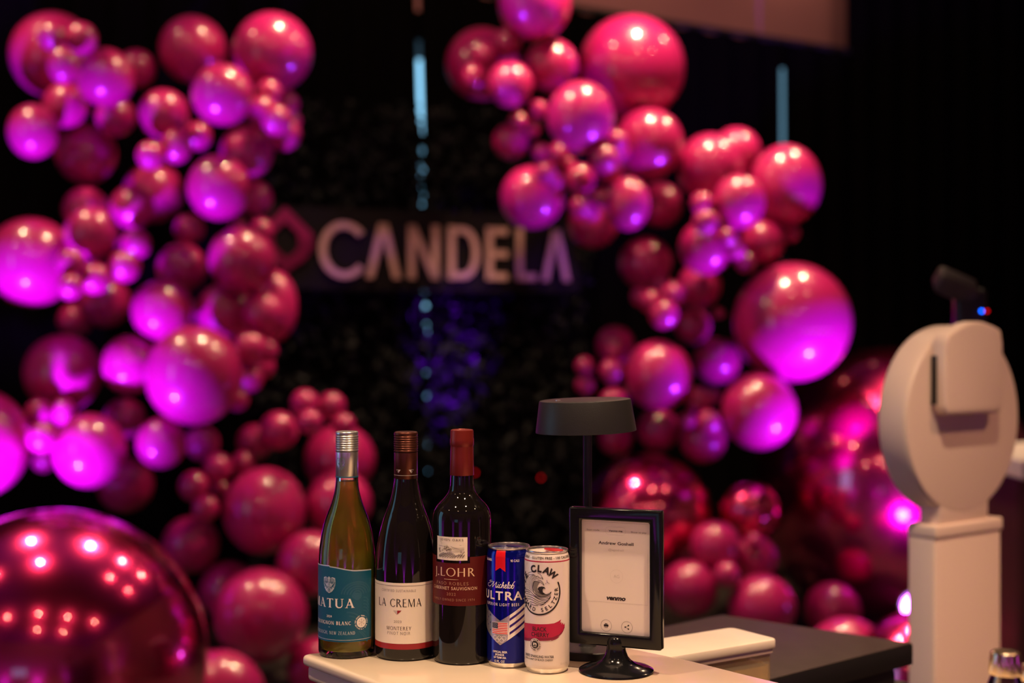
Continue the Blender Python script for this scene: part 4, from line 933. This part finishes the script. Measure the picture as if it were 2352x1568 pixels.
WAVE_LINES= [(0.5, [(-25.32, 13.04), (-20.91, 17.9), (-16.28, 21.31), (-11.12, 23.5), (-5.57, 24.13)]), (0.55, [(-23.63, 11.1), (-20.32, 15.96), (-16.28, 18.63), (-11.12, 20.09), (-6.18, 20.58), (-2.93, 18.63), (-0.7, 19.36), (1.98, 17.17), (3.28, 16.69), (4.57, 17.66), (6.09, 15.47)]), (0.5, [(-0.43, 23.16), (2.5, 21.79), (4.82, 19.12), (6.34, 15.47)]), (0.5, [(-20.91, 1.86), (-20.91, 8.18), (-18.68, 14.01), (-14.56, 17.9)]), (0.45, [(-17.2, 1.86), (-17.2, 8.18), (-15.4, 13.53), (-11.84, 17.42), (-7.11, 20.33)]), (0.45, [(-14.15, 1.13), (-14.32, 7.69), (-12.97, 13.04), (-9.72, 16.93), (-5.87, 20.09)]), (0.45, [(-11.7, 0.4), (-11.99, 7.21), (-10.76, 12.55), (-7.74, 16.44), (-3.79, 19.36)]), (0.45, [(-9.72, -0.33), (-10.07, 6.23), (-9.05, 12.07), (-6.18, 15.96), (-1.25, 18.39)]), (0.45, [(-7.74, -1.06), (-8.52, 5.26), (-7.62, 10.85), (-4.67, 14.99), (1.45, 17.42)]), (0.9, [(-6.18, -1.55), (-7.62, 4.29), (-6.8, 10.12), (-4.08, 13.04)]), (0.6, [(-0.7, 14.5), (2.5, 14.01), (5.59, 12.07), (7.6, 8.66)]), (0.5, [(-4.08, 13.04), (-0.7, 12.55), (2.5, 12.07), (5.59, 10.12), (7.6, 7.93)]), (0.8, [(-6.18, -1.55), (-2.93, -3.98), (1.98, -5.92), (7.6, -5.92), (12.55, -4.46), (15.53, -2.03), (16.62, 0.15)]), (0.6, [(-0.16, -0.09), (2.5, -2.03), (6.09, -3.25), (10.08, -3.01), (13.54, -2.28), (16.62, 0.15)]), (0.55, [(-4.67, -5.44), (-0.16, -6.65), (5.59, -7.63), (10.58, -7.14), (14.04, -5.44), (15.92, -3.98)]), (0.6, [(-25.32, -0.09), (-18.17, 0.54), (-11.84, -1.06), (-6.49, -4.46), (-1.8, -7.38), (3.54, -9.08), (9.09, -9.33), (13.54, -7.87), (15.62, -5.44)]), (0.55, [(-24.44, -2.52), (-17.68, -1.79), (-12.59, -3.01)]), (0.6, [(-22.19, -5.44), (-14.15, -4.85), (-7.11, -5.92), (-1.25, -8.6), (4.57, -10.79), (11.57, -11.03)]), (0.6, [(-20.32, -8.11), (-12.59, -7.77), (-5.87, -9.33), (-0.16, -11.76), (5.59, -12.97), (10.08, -12.73)]), (0.6, [(-17.68, -10.93), (-10.41, -10.79), (-4.08, -12.73), (0.92, -14.43), (7.1, -15.16)]), (0.6, [(-12.97, -14.19), (-7.11, -14.29), (-1.8, -15.89), (2.5, -16.62), (5.59, -16.14)]), (0.6, [(-11.84, -16.14), (-6.49, -17.59), (-0.16, -17.84)]), (1.0, [(15.77, -5.92), (13.54, -9.33), (10.08, -12.73), (6.09, -15.89), (3.02, -16.72)]), (0.45, [(10.97, 14.6), (11.81, 12.07), (14.28, 10.12)]), (0.45, [(11.81, 12.07), (10.97, 10.85)]), (0.5, [(9.34, 10.85), (10.08, 9.64)])]
WAVE_GREY= [[(-6.18, 12.07), (-1.8, 13.04), (2.5, 11.83), (0.11, 9.15), (-1.25, 5.75), (-0.43, 1.37), (1.98, -1.55), (5.59, -3.25), (10.08, -3.25), (14.53, -2.03), (12.55, -4.46), (7.6, -5.83), (1.98, -5.44), (-2.93, -3.01), (-6.18, 1.37), (-7.11, 6.72)]]
WAVE_DARK= [[(-0.7, 3.32), (0.92, 5.75), (4.57, 6.72), (8.1, 5.99), (9.59, 3.56), (7.1, 4.29), (5.59, 2.34), (6.34, -0.57), (9.59, -2.76), (5.59, -3.1), (1.98, -1.06)]]
SCRIPT= [(0.55, [(-23.71, 111.34), (-27.54, 111.14), (-29.03, 110.0), (-26.38, 109.32), (-22.24, 110.47)]), (0.5, [(-27.54, 108.12), (-32.8, 106.77), (-33.13, 104.42), (-29.42, 103.28), (-25.82, 105.09), (-22.72, 108.12), (-20.38, 110.8)]), (0.9, [(-20.57, 110.47), (-22.05, 106.77), (-23.21, 103.08)]), (0.5, [(-23.21, 103.08), (-19.5, 106.77), (-15.97, 110.27)]), (1.0, [(-16.13, 110.27), (-17.11, 106.77), (-17.61, 103.41), (-16.54, 103.28), (-15.33, 104.76)]), (0.8, [(-13.62, 107.78), (-14.55, 104.76), (-14.55, 103.28), (-13.39, 103.41), (-12.25, 104.76)]), (0.9, [(-12.86, 109.59), (-12.55, 110.0)]), (0.8, [(-9.9, 106.77), (-10.77, 107.58), (-12.1, 106.1), (-12.55, 104.09), (-11.51, 103.01), (-9.9, 104.09)]), (0.8, [(-9.9, 104.09), (-7.89, 107.44), (-6.48, 110.0), (-7.18, 110.27), (-8.25, 107.44), (-9.18, 102.94)]), (0.8, [(-8.75, 104.76), (-7.18, 106.91), (-6.34, 106.64), (-6.9, 104.09), (-6.48, 103.01), (-5.37, 104.09)]), (0.8, [(-5.37, 104.09), (-3.57, 105.77), (-3.16, 107.31), (-4.12, 107.44), (-5.09, 105.09), (-4.67, 103.01), (-3.57, 103.01), (-2.48, 104.22)]), (0.8, [(-2.48, 104.22), (-0.56, 107.44), (0.53, 110.47), (-0.15, 110.8), (-1.11, 107.44), (-1.93, 104.09), (-1.24, 102.88), (-0.15, 104.09)]), (0.8, [(2.44, 106.77), (1.07, 107.31), (0.12, 105.09), (0.26, 103.28), (1.35, 102.88), (2.44, 104.42), (2.58, 106.44), (1.89, 106.91), (3.26, 106.44)]), (0.8, [(8.0, 111.34), (6.59, 110.47), (4.5, 107.44), (3.47, 104.22), (3.95, 102.61), (5.33, 103.01), (6.45, 105.43), (6.03, 106.91), (4.78, 106.64), (3.95, 104.76)])]
ETCH= [(0.75, [(-32.09, 140.46), (-26.5, 143.39), (-22.74, 144.83)]), (0.75, [(-32.09, 138.9), (-24.87, 142.46), (-19.74, 144.52)]), (0.75, [(-29.77, 138.59), (-22.32, 142.46), (-16.87, 144.83)]), (0.75, [(-25.92, 138.59), (-19.16, 142.46), (-14.09, 144.83)]), (0.75, [(-21.98, 138.59), (-16.13, 142.3), (-11.73, 144.52)]), (0.75, [(-18.29, 138.59), (-13.21, 141.99), (-9.41, 143.89)]), (0.75, [(-14.78, 138.59), (-10.53, 141.21), (-7.45, 142.33)]), (0.75, [(-11.73, 138.59), (-7.74, 140.9), (-4.87, 141.71)]), (0.75, [(-8.75, 138.59), (-4.99, 141.52), (-2.31, 142.96)]), (0.75, [(-4.87, 138.59), (-1.79, 141.83), (0.24, 143.58)]), (0.75, [(-1.67, 138.59), (1.07, 142.46), (2.8, 144.83)]), (0.75, [(1.52, 138.59), (3.69, 141.52), (4.84, 142.96)]), (0.4, [(-32.09, 153.45), (-26.75, 153.07), (-21.98, 152.82)]), (0.4, [(-13.41, 152.95), (-8.75, 152.01), (-3.58, 151.08), (4.08, 151.39)]), (0.4, [(-12.73, 151.08), (-6.15, 150.45), (-1.03, 149.2), (4.08, 149.83)]), (0.35, [(-10.73, 149.2), (-4.87, 148.27), (4.08, 148.58)]), (0.4, [(-18.29, 145.77), (-12.06, 145.14), (-7.45, 142.33)]), (0.35, [(-15.47, 146.7), (-8.75, 146.39), (-1.03, 147.02), (4.84, 146.39)]), (0.3, [(-29.33, 159.19), (-27.17, 158.26)]), (0.3, [(-1.67, 154.82), (0.88, 154.95)]), (0.3, [(-27.59, 157.01), (-25.76, 156.38)])]
BLOBS= [((-18.29, 152.95), 2.16), ((-20.48, 151.08), 2.42), ((-22.74, 149.2), 1.91), ((-16.51, 150.45), 2.54), ((-14.09, 148.89), 2.16), ((-19.01, 148.89), 2.29), ((-30.22, 149.83), 1.4), ((-29.77, 146.39), 1.65), ((-31.14, 148.27), 1.27), ((-25.92, 147.95), 1.27), ((0.24, 146.08), 1.4), ((3.43, 145.77), 1.27), ((-2.31, 142.33), 1.27), ((0.24, 141.08), 1.53), ((3.43, 141.08), 1.4)]

A = Art()
for wd, p in ETCH: A.smooth([(x * mm, z * mm) for x, z in p], wd * mm, 3)
A.wrap('engraving', 'greyprint', .0381, pl, .0008)
rt = random.Random(4); A = Art()
for (x, z), r in BLOBS:
    for k in range(16):
        a = rt.uniform(0, 6.28); d = r * math.sqrt(rt.random()); A.disc((x + d * math.cos(a)) * mm, (z + d * math.sin(a) * .9) * mm, r * rt.uniform(.10, .24) * mm, 6)
A.wrap('engraving', 'brownprint', .0381, pl, .0009)
A = Art().serif('J.LOHR', -10.8 * mm, 114.6 * mm, 11.0 * mm, 58 * mm, .35, .13, .06, .10); A.wrap('lettering', 'goldprint', .0381, lb)
A = Art().stroke([(-23 * mm, 110.7 * mm), (-12 * mm, 110.7 * mm), (-3 * mm, 110.7 * mm)], [.5 * mm, .6 * mm, .2 * mm])
A.text('CABERNET SAUVIGNON', -11.6 * mm, 97.2 * mm, 4.0 * mm, 66 * mm, .010, 0, 1.25); A.wrap('lettering', 'goldprint', .0381, lb)
A = Art().text('PASO ROBLES', -13.5 * mm, 103.4 * mm, 4.0 * mm, 46 * mm, .0, 0, 1.3); A.text('2022', -13 * mm, 90.0 * mm, 3.6 * mm, 12.5 * mm, .0, 0, 1.2); A.text('FAMILY OWNED SINCE 1974', -13 * mm, 82.9 * mm, 3.1 * mm, 62 * mm, .0, 0, 1.3)
A.wrap('lettering', 'dullgold', .0381, lb)

# ------------------------------------------------------------------ cans
def can(label, loc, paint, tabm):
    t = thing('drink_can', label, 'can', loc, 0, 'slim drink cans on the table')
    r = .0286
    MB().lathe([(.0225, .0035), (.0235, .0006), (.0243, .0), (.0252, .0010), (.0262, .0036), (.0278, .0068)], 72).obj('base_rim', 'can_lid', t, 60)
    MB().lathe([(.0277, .0067), (r - .0001, .0095), (r, .0125), (r, .1405), (r - .0004, .1440), (r - .0014, .1475), (.0264, .1496), (.0257, .1504)], 96).obj('body', paint, t, 60)
    lid = MB().lathe([(.0256, .1503), (.0266, .1510), (.0271, .1520), (.0271, .1530), (.0266, .1537), (.0259, .1536), (.0253, .1526), (.0245, .1490), (.0232, .1484), (.0225, .1494), (.0, .1494)], 72).obj('lid', 'can_lid', t, 50)
    tabp = [(.0085 * math.cos(R_(a)) * (1.0), .0125 * math.sin(R_(a))) for a in range(0, 360, 15)]
    tb_ = MB().prism(tabp, .1500, .1512).obj('pull_tab', tabm, lid, 40, .0003)
    tb_.rotation_euler = (R_(3), 0, R_(75)); tb_.location = (.001, .0005, .002 if paint == 'can_blue' else .0025)
    MB().lathe([(.0, .1494), (.0026, .1494), (.0026, .1506), (0, .1508)], 16).obj('rivet', 'can_lid', lid, 40)
    return t, [c for c in t.children if c.name.startswith('body')][0]
C1, bd1 = can('tall slim blue beer can with a red ribbon and a flag', (-.0040, 1.838, 1.10), 'can_blue', 'tab_blue')
rC = .0286; cs_ = -11.3
A = Art().poly([((cs_ - 6.9) * mm, 124.2 * mm), (cs_ * mm, 128.6 * mm), ((cs_ + 6.9) * mm, 123.6 * mm), ((cs_ + 6.7) * mm, 142.5 * mm), ((cs_ - 6.7) * mm, 142.5 * mm)]); A.wrap('ribbon', 'ribbon', rC, bd1, .0003)
MB().lathe([(r_ + .0003, z_) for r_, z_ in ((.0286, .1405), (.0282, .1440), (.0272, .1475), (.0264, .1496), (.0257, .1504))], 6, R_(-36), R_(-9)).obj('ribbon', 'ribbon', bd1, 60)
A = Art().text('95 CALS', 7.9 * mm, 136.3 * mm, 2.9 * mm, 11.6 * mm, .02); A.text('2.6 CARBS', -31 * mm, 136.3 * mm, 2.9 * mm, 13.5 * mm, .02)
A.text('SUPERIOR LIGHT BEER', cs_ * mm, 80.0 * mm, 3.6 * mm, 50 * mm, .008, 0, 1.4)
A.text('OFFICIAL BEER', -12.2 * mm, 20.2 * mm, 2.5 * mm, 20.5 * mm, .03); A.text('SPONSOR', -12.2 * mm, 16.6 * mm, 2.5 * mm, 12.6 * mm, .03); A.text('OF TEAM USA', -12.2 * mm, 13.0 * mm, 2.5 * mm, 17.6 * mm, .03)
A.text('12 FL. OZ', -12.4 * mm, 8.0 * mm, 2.9 * mm, 14.4 * mm, .02)
A.wrap('lettering', 'whiteprint', rC, bd1, .0003)
A = Art().text('ULTRA.', -9.2 * mm, 87.8 * mm, 10.7 * mm, 64 * mm, .022, 0, 1.22); A.wrap('lettering', 'whiteprint', rC, bd1, .0003)
A = Art()
for wd, p in SCRIPT: A.smooth([(x * mm, z * mm) for x, z in p], wd * mm)
A.wrap('script_lettering', 'whiteprint', rC, bd1, .0003)
A = Art()
A.poly([(cs_ * mm, 61 * mm), ((cs_ - 40) * mm, 86 * mm), ((cs_ - 40) * mm, 57 * mm), (cs_ * mm, 30 * mm)]); A.poly([(cs_ * mm, 61 * mm), (cs_ * mm, 30 * mm), ((cs_ + 12.6) * mm, 38.4 * mm), ((cs_ + 12.6) * mm, 69 * mm)])
A.wrap('chevron', 'alu', rC, bd1, .00028)
A = Art().poly([((cs_ + 12.6) * mm, 69 * mm), ((cs_ + 9.5) * mm, 36.4 * mm), ((cs_ + 40) * mm, 57 * mm), ((cs_ + 40) * mm, 87 * mm)]); A.wrap('chevron', 'whiteprint', rC, bd1, .0003)
A = Art()
for z0 in (61.2, 52.4, 43.8):
    A.poly([(.9 * mm, z0 * mm), (29 * mm, (z0 + 18.6) * mm), (29 * mm, (z0 + 21.9) * mm), (.9 * mm, (z0 + 3.2) * mm)])
A.wrap('stripe', 'stripe', rC, bd1, .0004)
A = Art()
for i, (x, z) in enumerate(((-32, 73), (-27, 67), (-32, 64), (-27, 57.5), (-32, 54.5), (-27, 48), (-36, 69), (-36, 59))):
    A.poly([((x + (1.6 if k % 2 == 0 else .65) * math.sin(R_(36 * k))) * mm, (z + (1.6 if k % 2 == 0 else .65) * math.cos(R_(36 * k))) * mm) for k in range(10)])
A.wrap('star', 'stripe', rC, bd1, .0004)
fx0, fx1, fz0, fz1 = -23.0, -1.8, 44.6, 58.6
A = Art().poly([((fx0 - .6) * mm, (fz0 - .6) * mm), ((fx1 + .6) * mm, (fz0 - .6) * mm), ((fx1 + .6) * mm, (fz1 + .6) * mm), ((fx0 - .6) * mm, (fz1 + .6) * mm)]); A.wrap('flag', 'whiteprint', rC, bd1, .0004)
A = Art()
for k in range(7):
    za = fz0 + (fz1 - fz0) * (2 * k) / 13; zb = fz0 + (fz1 - fz0) * (2 * k + 1) / 13
    A.poly([(fx0 * mm, za * mm), (fx1 * mm, za * mm), (fx1 * mm, zb * mm), (fx0 * mm, zb * mm)])
A.wrap('flag', 'ribbon', rC, bd1, .0005)
cx1 = fx0 + 8.6; cz0 = fz0 + (fz1 - fz0) * 6 / 13
A = Art().poly([(fx0 * mm, cz0 * mm), (cx1 * mm, cz0 * mm), (cx1 * mm, fz1 * mm), (fx0 * mm, fz1 * mm)]); A.wrap('flag', 'navy', rC, bd1, .0006)
A = Art()
for j in range(5):
    for i in range(6 if j % 2 == 0 else 5):
        A.disc((fx0 + .9 + (i + (0 if j % 2 == 0 else .5)) * 1.36) * mm, (cz0 + .9 + j * 1.45) * mm, .28 * mm, 6)
A.wrap('flag', 'whiteprint', rC, bd1, .0007)
A = Art()
for x, z in ((-18.6, 39.4), (-12.4, 39.4), (-6.2, 39.4), (-15.5, 36.4), (-9.3, 36.4)): A.arc(x * mm, z * mm, 2.6 * mm, 0, 360, .55 * mm, 20)
A.wrap('rings', 'whiteprint', rC, bd1, .0004)

C2, bd2 = can('slim white seltzer can with a wave emblem and red brush stroke', (.0445, 1.807, 1.10), 'can_white', 'tab_red')
ox, oz = -12.0, 104.0
A = Art().arc(ox * mm, (oz - .5) * mm, 28.2 * mm, 26, -205, 2.0 * mm, 60, 28.4 * mm)
A.ring_text('WHITE CLAW', ox * mm, oz * mm, 29.0 * mm, 131.5, 8.6 * mm, 18.2, .05, kx=.95)
A.ring_text('HARD SELTZER', ox * mm, oz * mm, 23.2 * mm, -70, 4.7 * mm, 14.0, .02, True, kx=1.0)
A.wrap('lettering', 'blackprint', rC, bd2, .0003)
A = Art()
for q_ in WAVE_GREY: A.poly([((ox + x) * mm, (oz + z) * mm) for x, z in q_])
A.wrap('wave_emblem', 'greyprint', rC, bd2, .00028)
A = Art()
for wd, p in WAVE_LINES: A.smooth([((ox + x) * mm, (oz + z) * mm) for x, z in p], wd * mm)
for q_ in WAVE_DARK: A.poly([((ox + x) * mm, (oz + z) * mm) for x, z in q_])
A.wrap('wave_emblem', 'blackprint', rC, bd2, .0004)
A = Art().poly([(-48 * mm, 41 * mm), (-30 * mm, 42.5 * mm), (-12 * mm, 45 * mm), (2 * mm, 45.5 * mm), (12 * mm, 48.5 * mm), (20 * mm, 53 * mm), (24.5 * mm, 59.5 * mm), (24 * mm, 63 * mm), (22 * mm, 61 * mm), (21 * mm, 64.5 * mm), (18.8 * mm, 62 * mm), (18.5 * mm, 65.5 * mm), (16.5 * mm, 64 * mm), (18 * mm, 68.5 * mm), (14 * mm, 66.5 * mm), (8 * mm, 64.5 * mm), (0, 63.8 * mm), (-10 * mm, 63.2 * mm), (-24 * mm, 62.6 * mm), (-40 * mm, 61 * mm), (-48 * mm, 60 * mm)]); A.wrap('brush_stroke', 'cherry', rC, bd2, .00028)
A = Art().smooth([(-48 * mm, 40 * mm), (-30 * mm, 41.8 * mm), (-12 * mm, 44.2 * mm), (2 * mm, 45.0 * mm), (12 * mm, 47.6 * mm), (20 * mm, 52.5 * mm), (24 * mm, 58.5 * mm)], [3.6 * mm] * 13 + [2.8 * mm] * 4 + [1.8 * mm] * 3 + [1.0 * mm] * 5); A.smooth([(4 * mm, 43.2 * mm), (10 * mm, 44.8 * mm), (16 * mm, 47.4 * mm)], [.3 * mm, .9 * mm, .9 * mm, .9 * mm, .9 * mm, .9 * mm, .7 * mm, .5 * mm, .2 * mm])
A.wrap('brush_stroke', 'cherrydark', rC, bd2, .0004)
A = Art().text('BLACK', -10.6 * mm, 54.6 * mm, 5.0 * mm, 19 * mm, .012); A.text('CHERRY', -10 * mm, 47.4 * mm, 5.2 * mm, 24 * mm, .012)
A.wrap('lettering', 'blackprint', rC, bd2, .0005)
bx, bz = -16.4, 37.2
A = Art().disc(bx * mm, bz * mm, 7.9 * mm, 32); A.wrap('badge', 'can_white', rC, bd2, .0005)
A = Art().disc(bx * mm, bz * mm, 4.9 * mm, 28); A.ring_text('100 CALORIES', bx * mm, bz * mm, 6.5 * mm, 90, 1.9 * mm, 15.5, .04); A.ring_text('GLUTEN FREE', bx * mm, bz * mm, 6.6 * mm, -90, 1.9 * mm, 15.5, .04, True)
A.wrap('badge', 'blackprint', rC, bd2, .0006)
A = Art().text('5%', bx * mm, (bz - .6) * mm, 2.9 * mm, 5.2 * mm, .04); A.text('ALC/VOL', bx * mm, (bz - 2.8) * mm, 1.2 * mm, 4.6 * mm, .03); A.wrap('lettering', 'whiteprint', rC, bd2, .0007)
A = Art().text('SPIKED SPARKLING WATER', -13.5 * mm, 21.0 * mm, 3.1 * mm, 43 * mm, .012); A.text('WITH A HINT OF BLACK CHERRY', -14 * mm, 17.4 * mm, 2.3 * mm, 42 * mm, .012)
A.wrap('lettering', 'blackprint', rC, bd2, .0003)
A = Art().text('5% ALC/VOL', 23.5 * mm, 11.6 * mm, 2.6 * mm, 13 * mm, .0); A.wrap('lettering', 'paleprint', rC, bd2, .0003)
# print around the neck
def necktext(body, a_mid, cap, m):
    vs, fs, x0, x1, hh = glyphs(body, .015, 0, 1.1); k = cap / hh; b = MB()
    out = []
    for x, y in vs:
        X = (x - (x0 + x1) / 2) * k; t = min(1, max(0, y * k / cap)); z = .1445 + y * k
        r = .0283 - (z - .1440) * .30 + .0003
        a = R_(a_mid) + X / .0275
        out.append((r * math.sin(a), -r * math.cos(a), z))
    b.add(out, fs); return b.obj('lettering', m, bd2)
necktext('12 FL OZ - 2g CARBS - GLUTEN FREE - 100 CALORIES - MADE WITH', 1, .0028, 'blackprint')
MB().lathe([(.02856, .1404), (.02862, .1405), (.02852, .1420), (.0283, .1421)], 72).obj('neck_stripe', 'cherry', bd2, 60)

# ------------------------------------------------------------------ table lamp (switched off)
la = thing('table_lamp', 'black cordless table lamp with a tilted drum shade, behind the sign holder', 'lamp', (.1005, 1.893, 1.10))
MB().lathe([(0, 0), (.042, 0), (.0435, .001), (.0435, .009), (.042, .0105), (.012, .0115), (.0105, .014), (.0085, .022), (.007, .028), (0, .028)], 64).obj('base', 'black_paint', la, 40)
MB().lathe([(.0058, .026), (.0058, .2975), (.0066, .298), (.0066, .302), (0, .302)], 32).obj('pole', 'black_paint', la, 40)
shd = MB().lathe([(.0, .0425), (.0585, .0425), (.0605, .0420), (.0612, .0408), (.0672, .0004), (.0668, .0), (.0660, .0004), (.0596, .0395), (.0, .0400)], 96).obj('shade', 'black_paint', la, 40)
shd.location = (-.002, 0, .2965); shd.rotation_euler = (R_(.3), R_(-1.9), 0)
bt = MB().lathe([(0, 0), (.0038, 0), (.0036, .0012), (0, .0016)], 16).obj('touch_button', 'silver', shd, 40); bt.location = (-.036, -.012, .0424)
MB().lathe([(0, .030), (.02, .030), (.022, .0395), (0, .0395)], 32).obj('diffuser', 'whiteprint', shd, 40)

# ------------------------------------------------------------------ sign holder
sh_ = thing('sign_holder', 'glossy black tabletop frame on a round foot holding a printed payment page', 'sign holder', (.1318, 1.799, 1.10), R_(-22.6))
MB().lathe([(0, 0), (.0465, 0), (.0475, .001), (.0472, .0026), (.044, .0045), (.036, .0068), (.026, .0098), (.019, .0140), (.0150, .0190), (.0128, .0255), (.0120, .031), (.0122, .0318), (.0122, .0375), (.0112, .0418), (.008, .0448), (0, .0458)], 72).obj('foot', 'black_gloss', sh_, 40)
def frame_bm():
    W, zb, zt = .1222, .0318, .2060
    b = bmesh.new()
    o_ = [(-W / 2, zb), (W / 2, zb), (W / 2, zt), (-W / 2, zt)]; i_ = [(-W / 2 + .0150, zb + .0155), (W / 2 - .0155, zb + .0155), (W / 2 - .0155, zt - .0157), (-W / 2 + .0150, zt - .0157)]
    m_ = MB()
    ys = (-.0075, .0075)
    vs = [(x, y, z) for y in ys for x, z in o_] + [(x, y, z) for y in ys for x, z in i_]
    fs = []
    for k in range(4):
        k2 = (k + 1) % 4
        fs += [(k, k2, 8 + k2, 8 + k), (4 + k2, 4 + k, 12 + k, 12 + k2), (k2, k, 4 + k, 4 + k2), (8 + k, 8 + k2, 12 + k2, 12 + k)]
    return m_.add(vs, fs)
frame_bm().obj('frame', 'black_gloss', sh_, 40, .0026, 3)
MB().box((0, .0055, .1189), (.108, .003, .160)).obj('backing', 'black_plastic', sh_)
pg = MB().box((-.0002, .0005, .1189), (.0930, .0008, .1440)).obj('page', 'paper', sh_)
yp = -.0001
# page printing, laid out in mm from the page's top left corner
PX = lambda x: (-46.4 + x) * mm
PZ = lambda y: (190.3 - y) * mm
A = Art().text('Scan code', PX(15.5), PZ(14.2), 2.0 * mm, 17 * mm, -.0); A.text('Show to pay', PX(76), PZ(14.4), 2.0 * mm, 20.5 * mm, .0);
A.flat('lettering', 'greyprint', pg, yp)
A = Art().text('Venmo me', PX(45.5), PZ(14.3), 2.3 * mm, 18.3 * mm, .02); A.text('Andrew Goshell', PX(46), PZ(30.8), 3.9 * mm, 46.5 * mm, .012); A.flat('lettering', 'blackprint', pg, yp)
A = Art().text('@agoshell', PX(46), PZ(38.6), 2.6 * mm, 20.3 * mm, .0); A.text('AG', PX(46.8), PZ(72.5), 3.8 * mm, 7.6 * mm, -.01)
for cxx in (.0,):
    pill = [(PX(45.5) + (8.5 if s_ > 0 else -8.5) * mm + 5 * mm * math.cos(R_(a)), PZ(13.2) + 5 * mm * math.sin(R_(a))) for s_, r0 in ((1, -90), (-1, 90)) for a in range(r0, r0 + 181, 15)]
    A.stroke(pill + [pill[0]], .22 * mm)
A.stroke([(PX(5), PZ(104)), (PX(88), PZ(104))], .3 * mm); A.stroke([(PX(0), PZ(2.6)), (PX(93), PZ(2.6))], .35 * mm); A.stroke([(PX(88), PZ(40)), (PX(88), PZ(104))], .2 * mm)
A.arc(PX(46.8), PZ(70.5), 8.4 * mm, 0, 360, .15 * mm, 30)
A.flat('lettering', 'paleprint', pg, yp)
A = Art().text('venmo', PX(46.2), PZ(100.6), 5.6 * mm, 25.4 * mm, .045, .22); A.flat('lettering', 'blackprint', pg, yp)
A = Art()
for cxx in (33.0, 60.6): A.arc(PX(cxx), PZ(133.6), 7.2 * mm, 0, 360, .32 * mm, 36)
A.flat('icon_ring', 'greyprint', pg, yp)
A = Art()
ix, iz = PX(33.0), PZ(133.6)
A.poly([(ix - 3.1 * mm, iz - 1.2 * mm), (ix + 3.1 * mm, iz - 1.2 * mm), (ix + 3.1 * mm, iz + .9 * mm), (ix + 2.6 * mm, iz + 1.4 * mm), (ix - 2.6 * mm, iz + 1.4 * mm), (ix - 3.1 * mm, iz + .9 * mm)])
A.stroke([(ix - 1.7 * mm, iz + 2.2 * mm), (ix + 1.7 * mm, iz + 2.2 * mm)], .9 * mm); A.stroke([(ix - 1.9 * mm, iz - .3 * mm), (ix - 1.9 * mm, iz - 2.4 * mm), (ix + 1.9 * mm, iz - 2.4 * mm), (ix + 1.9 * mm, iz - .3 * mm)], .6 * mm)
ix = PX(60.6)
for dx, dz in ((-2.2, 0), (2.0, 2.2), (2.0, -2.2)): A.disc(ix + dx * mm, iz + dz * mm, 1.0 * mm, 12)
A.stroke([(ix + 2.0 * mm, iz + 2.2 * mm), (ix - 2.2 * mm, iz), (ix + 2.0 * mm, iz - 2.2 * mm)], .5 * mm)
A.flat('icon', 'blackprint', pg, yp)

# ------------------------------------------------------------------ two small clear bottles at the lower right
def shaker(label, loc, h):
    t = thing('small_bottle', label, 'bottle', loc, 0, 'small clear bottles at the lower right')
    out = [(.0, .002), (.018, .0), (.0215, .002), (.0225, .008), (.0225, h * .45), (.0205, h * .58), (.0165, h * .70), (.0142, h * .76), (.0142, h * .94), (.0125, h * .94), (.0125, h * .76), (.0150, h * .69), (.0188, h * .57), (.0207, h * .45), (.0207, .009), (.019, .005), (0, .005)]
    MB().lathe(out, 48).obj('glass', 'glass', t, 60)
    b = MB(); n = 42
    ring = lambda r, z: [(r * (1 + (.035 if i % 2 else 0)) * math.cos(2 * math.pi * i / (2 * n)), r * (1 + (.035 if i % 2 else 0)) * math.sin(2 * math.pi * i / (2 * n)), z) for i in range(2 * n)]
    rows = [ring(.0154, h * .775), ring(.0157, h * .79), ring(.0150, h * .93)]
    vs = rows[0] + rows[1] + rows[2] + [(.0146 * math.cos(2 * math.pi * i / (2 * n)), .0146 * math.sin(2 * math.pi * i / (2 * n)), h * .985) for i in range(2 * n)] + [(.0125 * math.cos(2 * math.pi * i / (2 * n)), .0125 * math.sin(2 * math.pi * i / (2 * n)), h) for i in range(2 * n)]
    k = 2 * n; fs = [tuple(range(4 * k, 5 * k))]
    for j in range(4): fs += [(j * k + i, j * k + (i + 1) % k, (j + 1) * k + (i + 1) % k, (j + 1) * k + i) for i in range(k)]
    b.add(vs, fs).obj('cap', 'capmetal', t, 35)
    return t
shaker('blurry small clear bottle with a ridged metal cap at the lower right', (.503, 1.45, 1.10), .104)
shaker('shorter clear bottle barely showing at the lower right edge', (.553, 1.50, 1.10), .079)
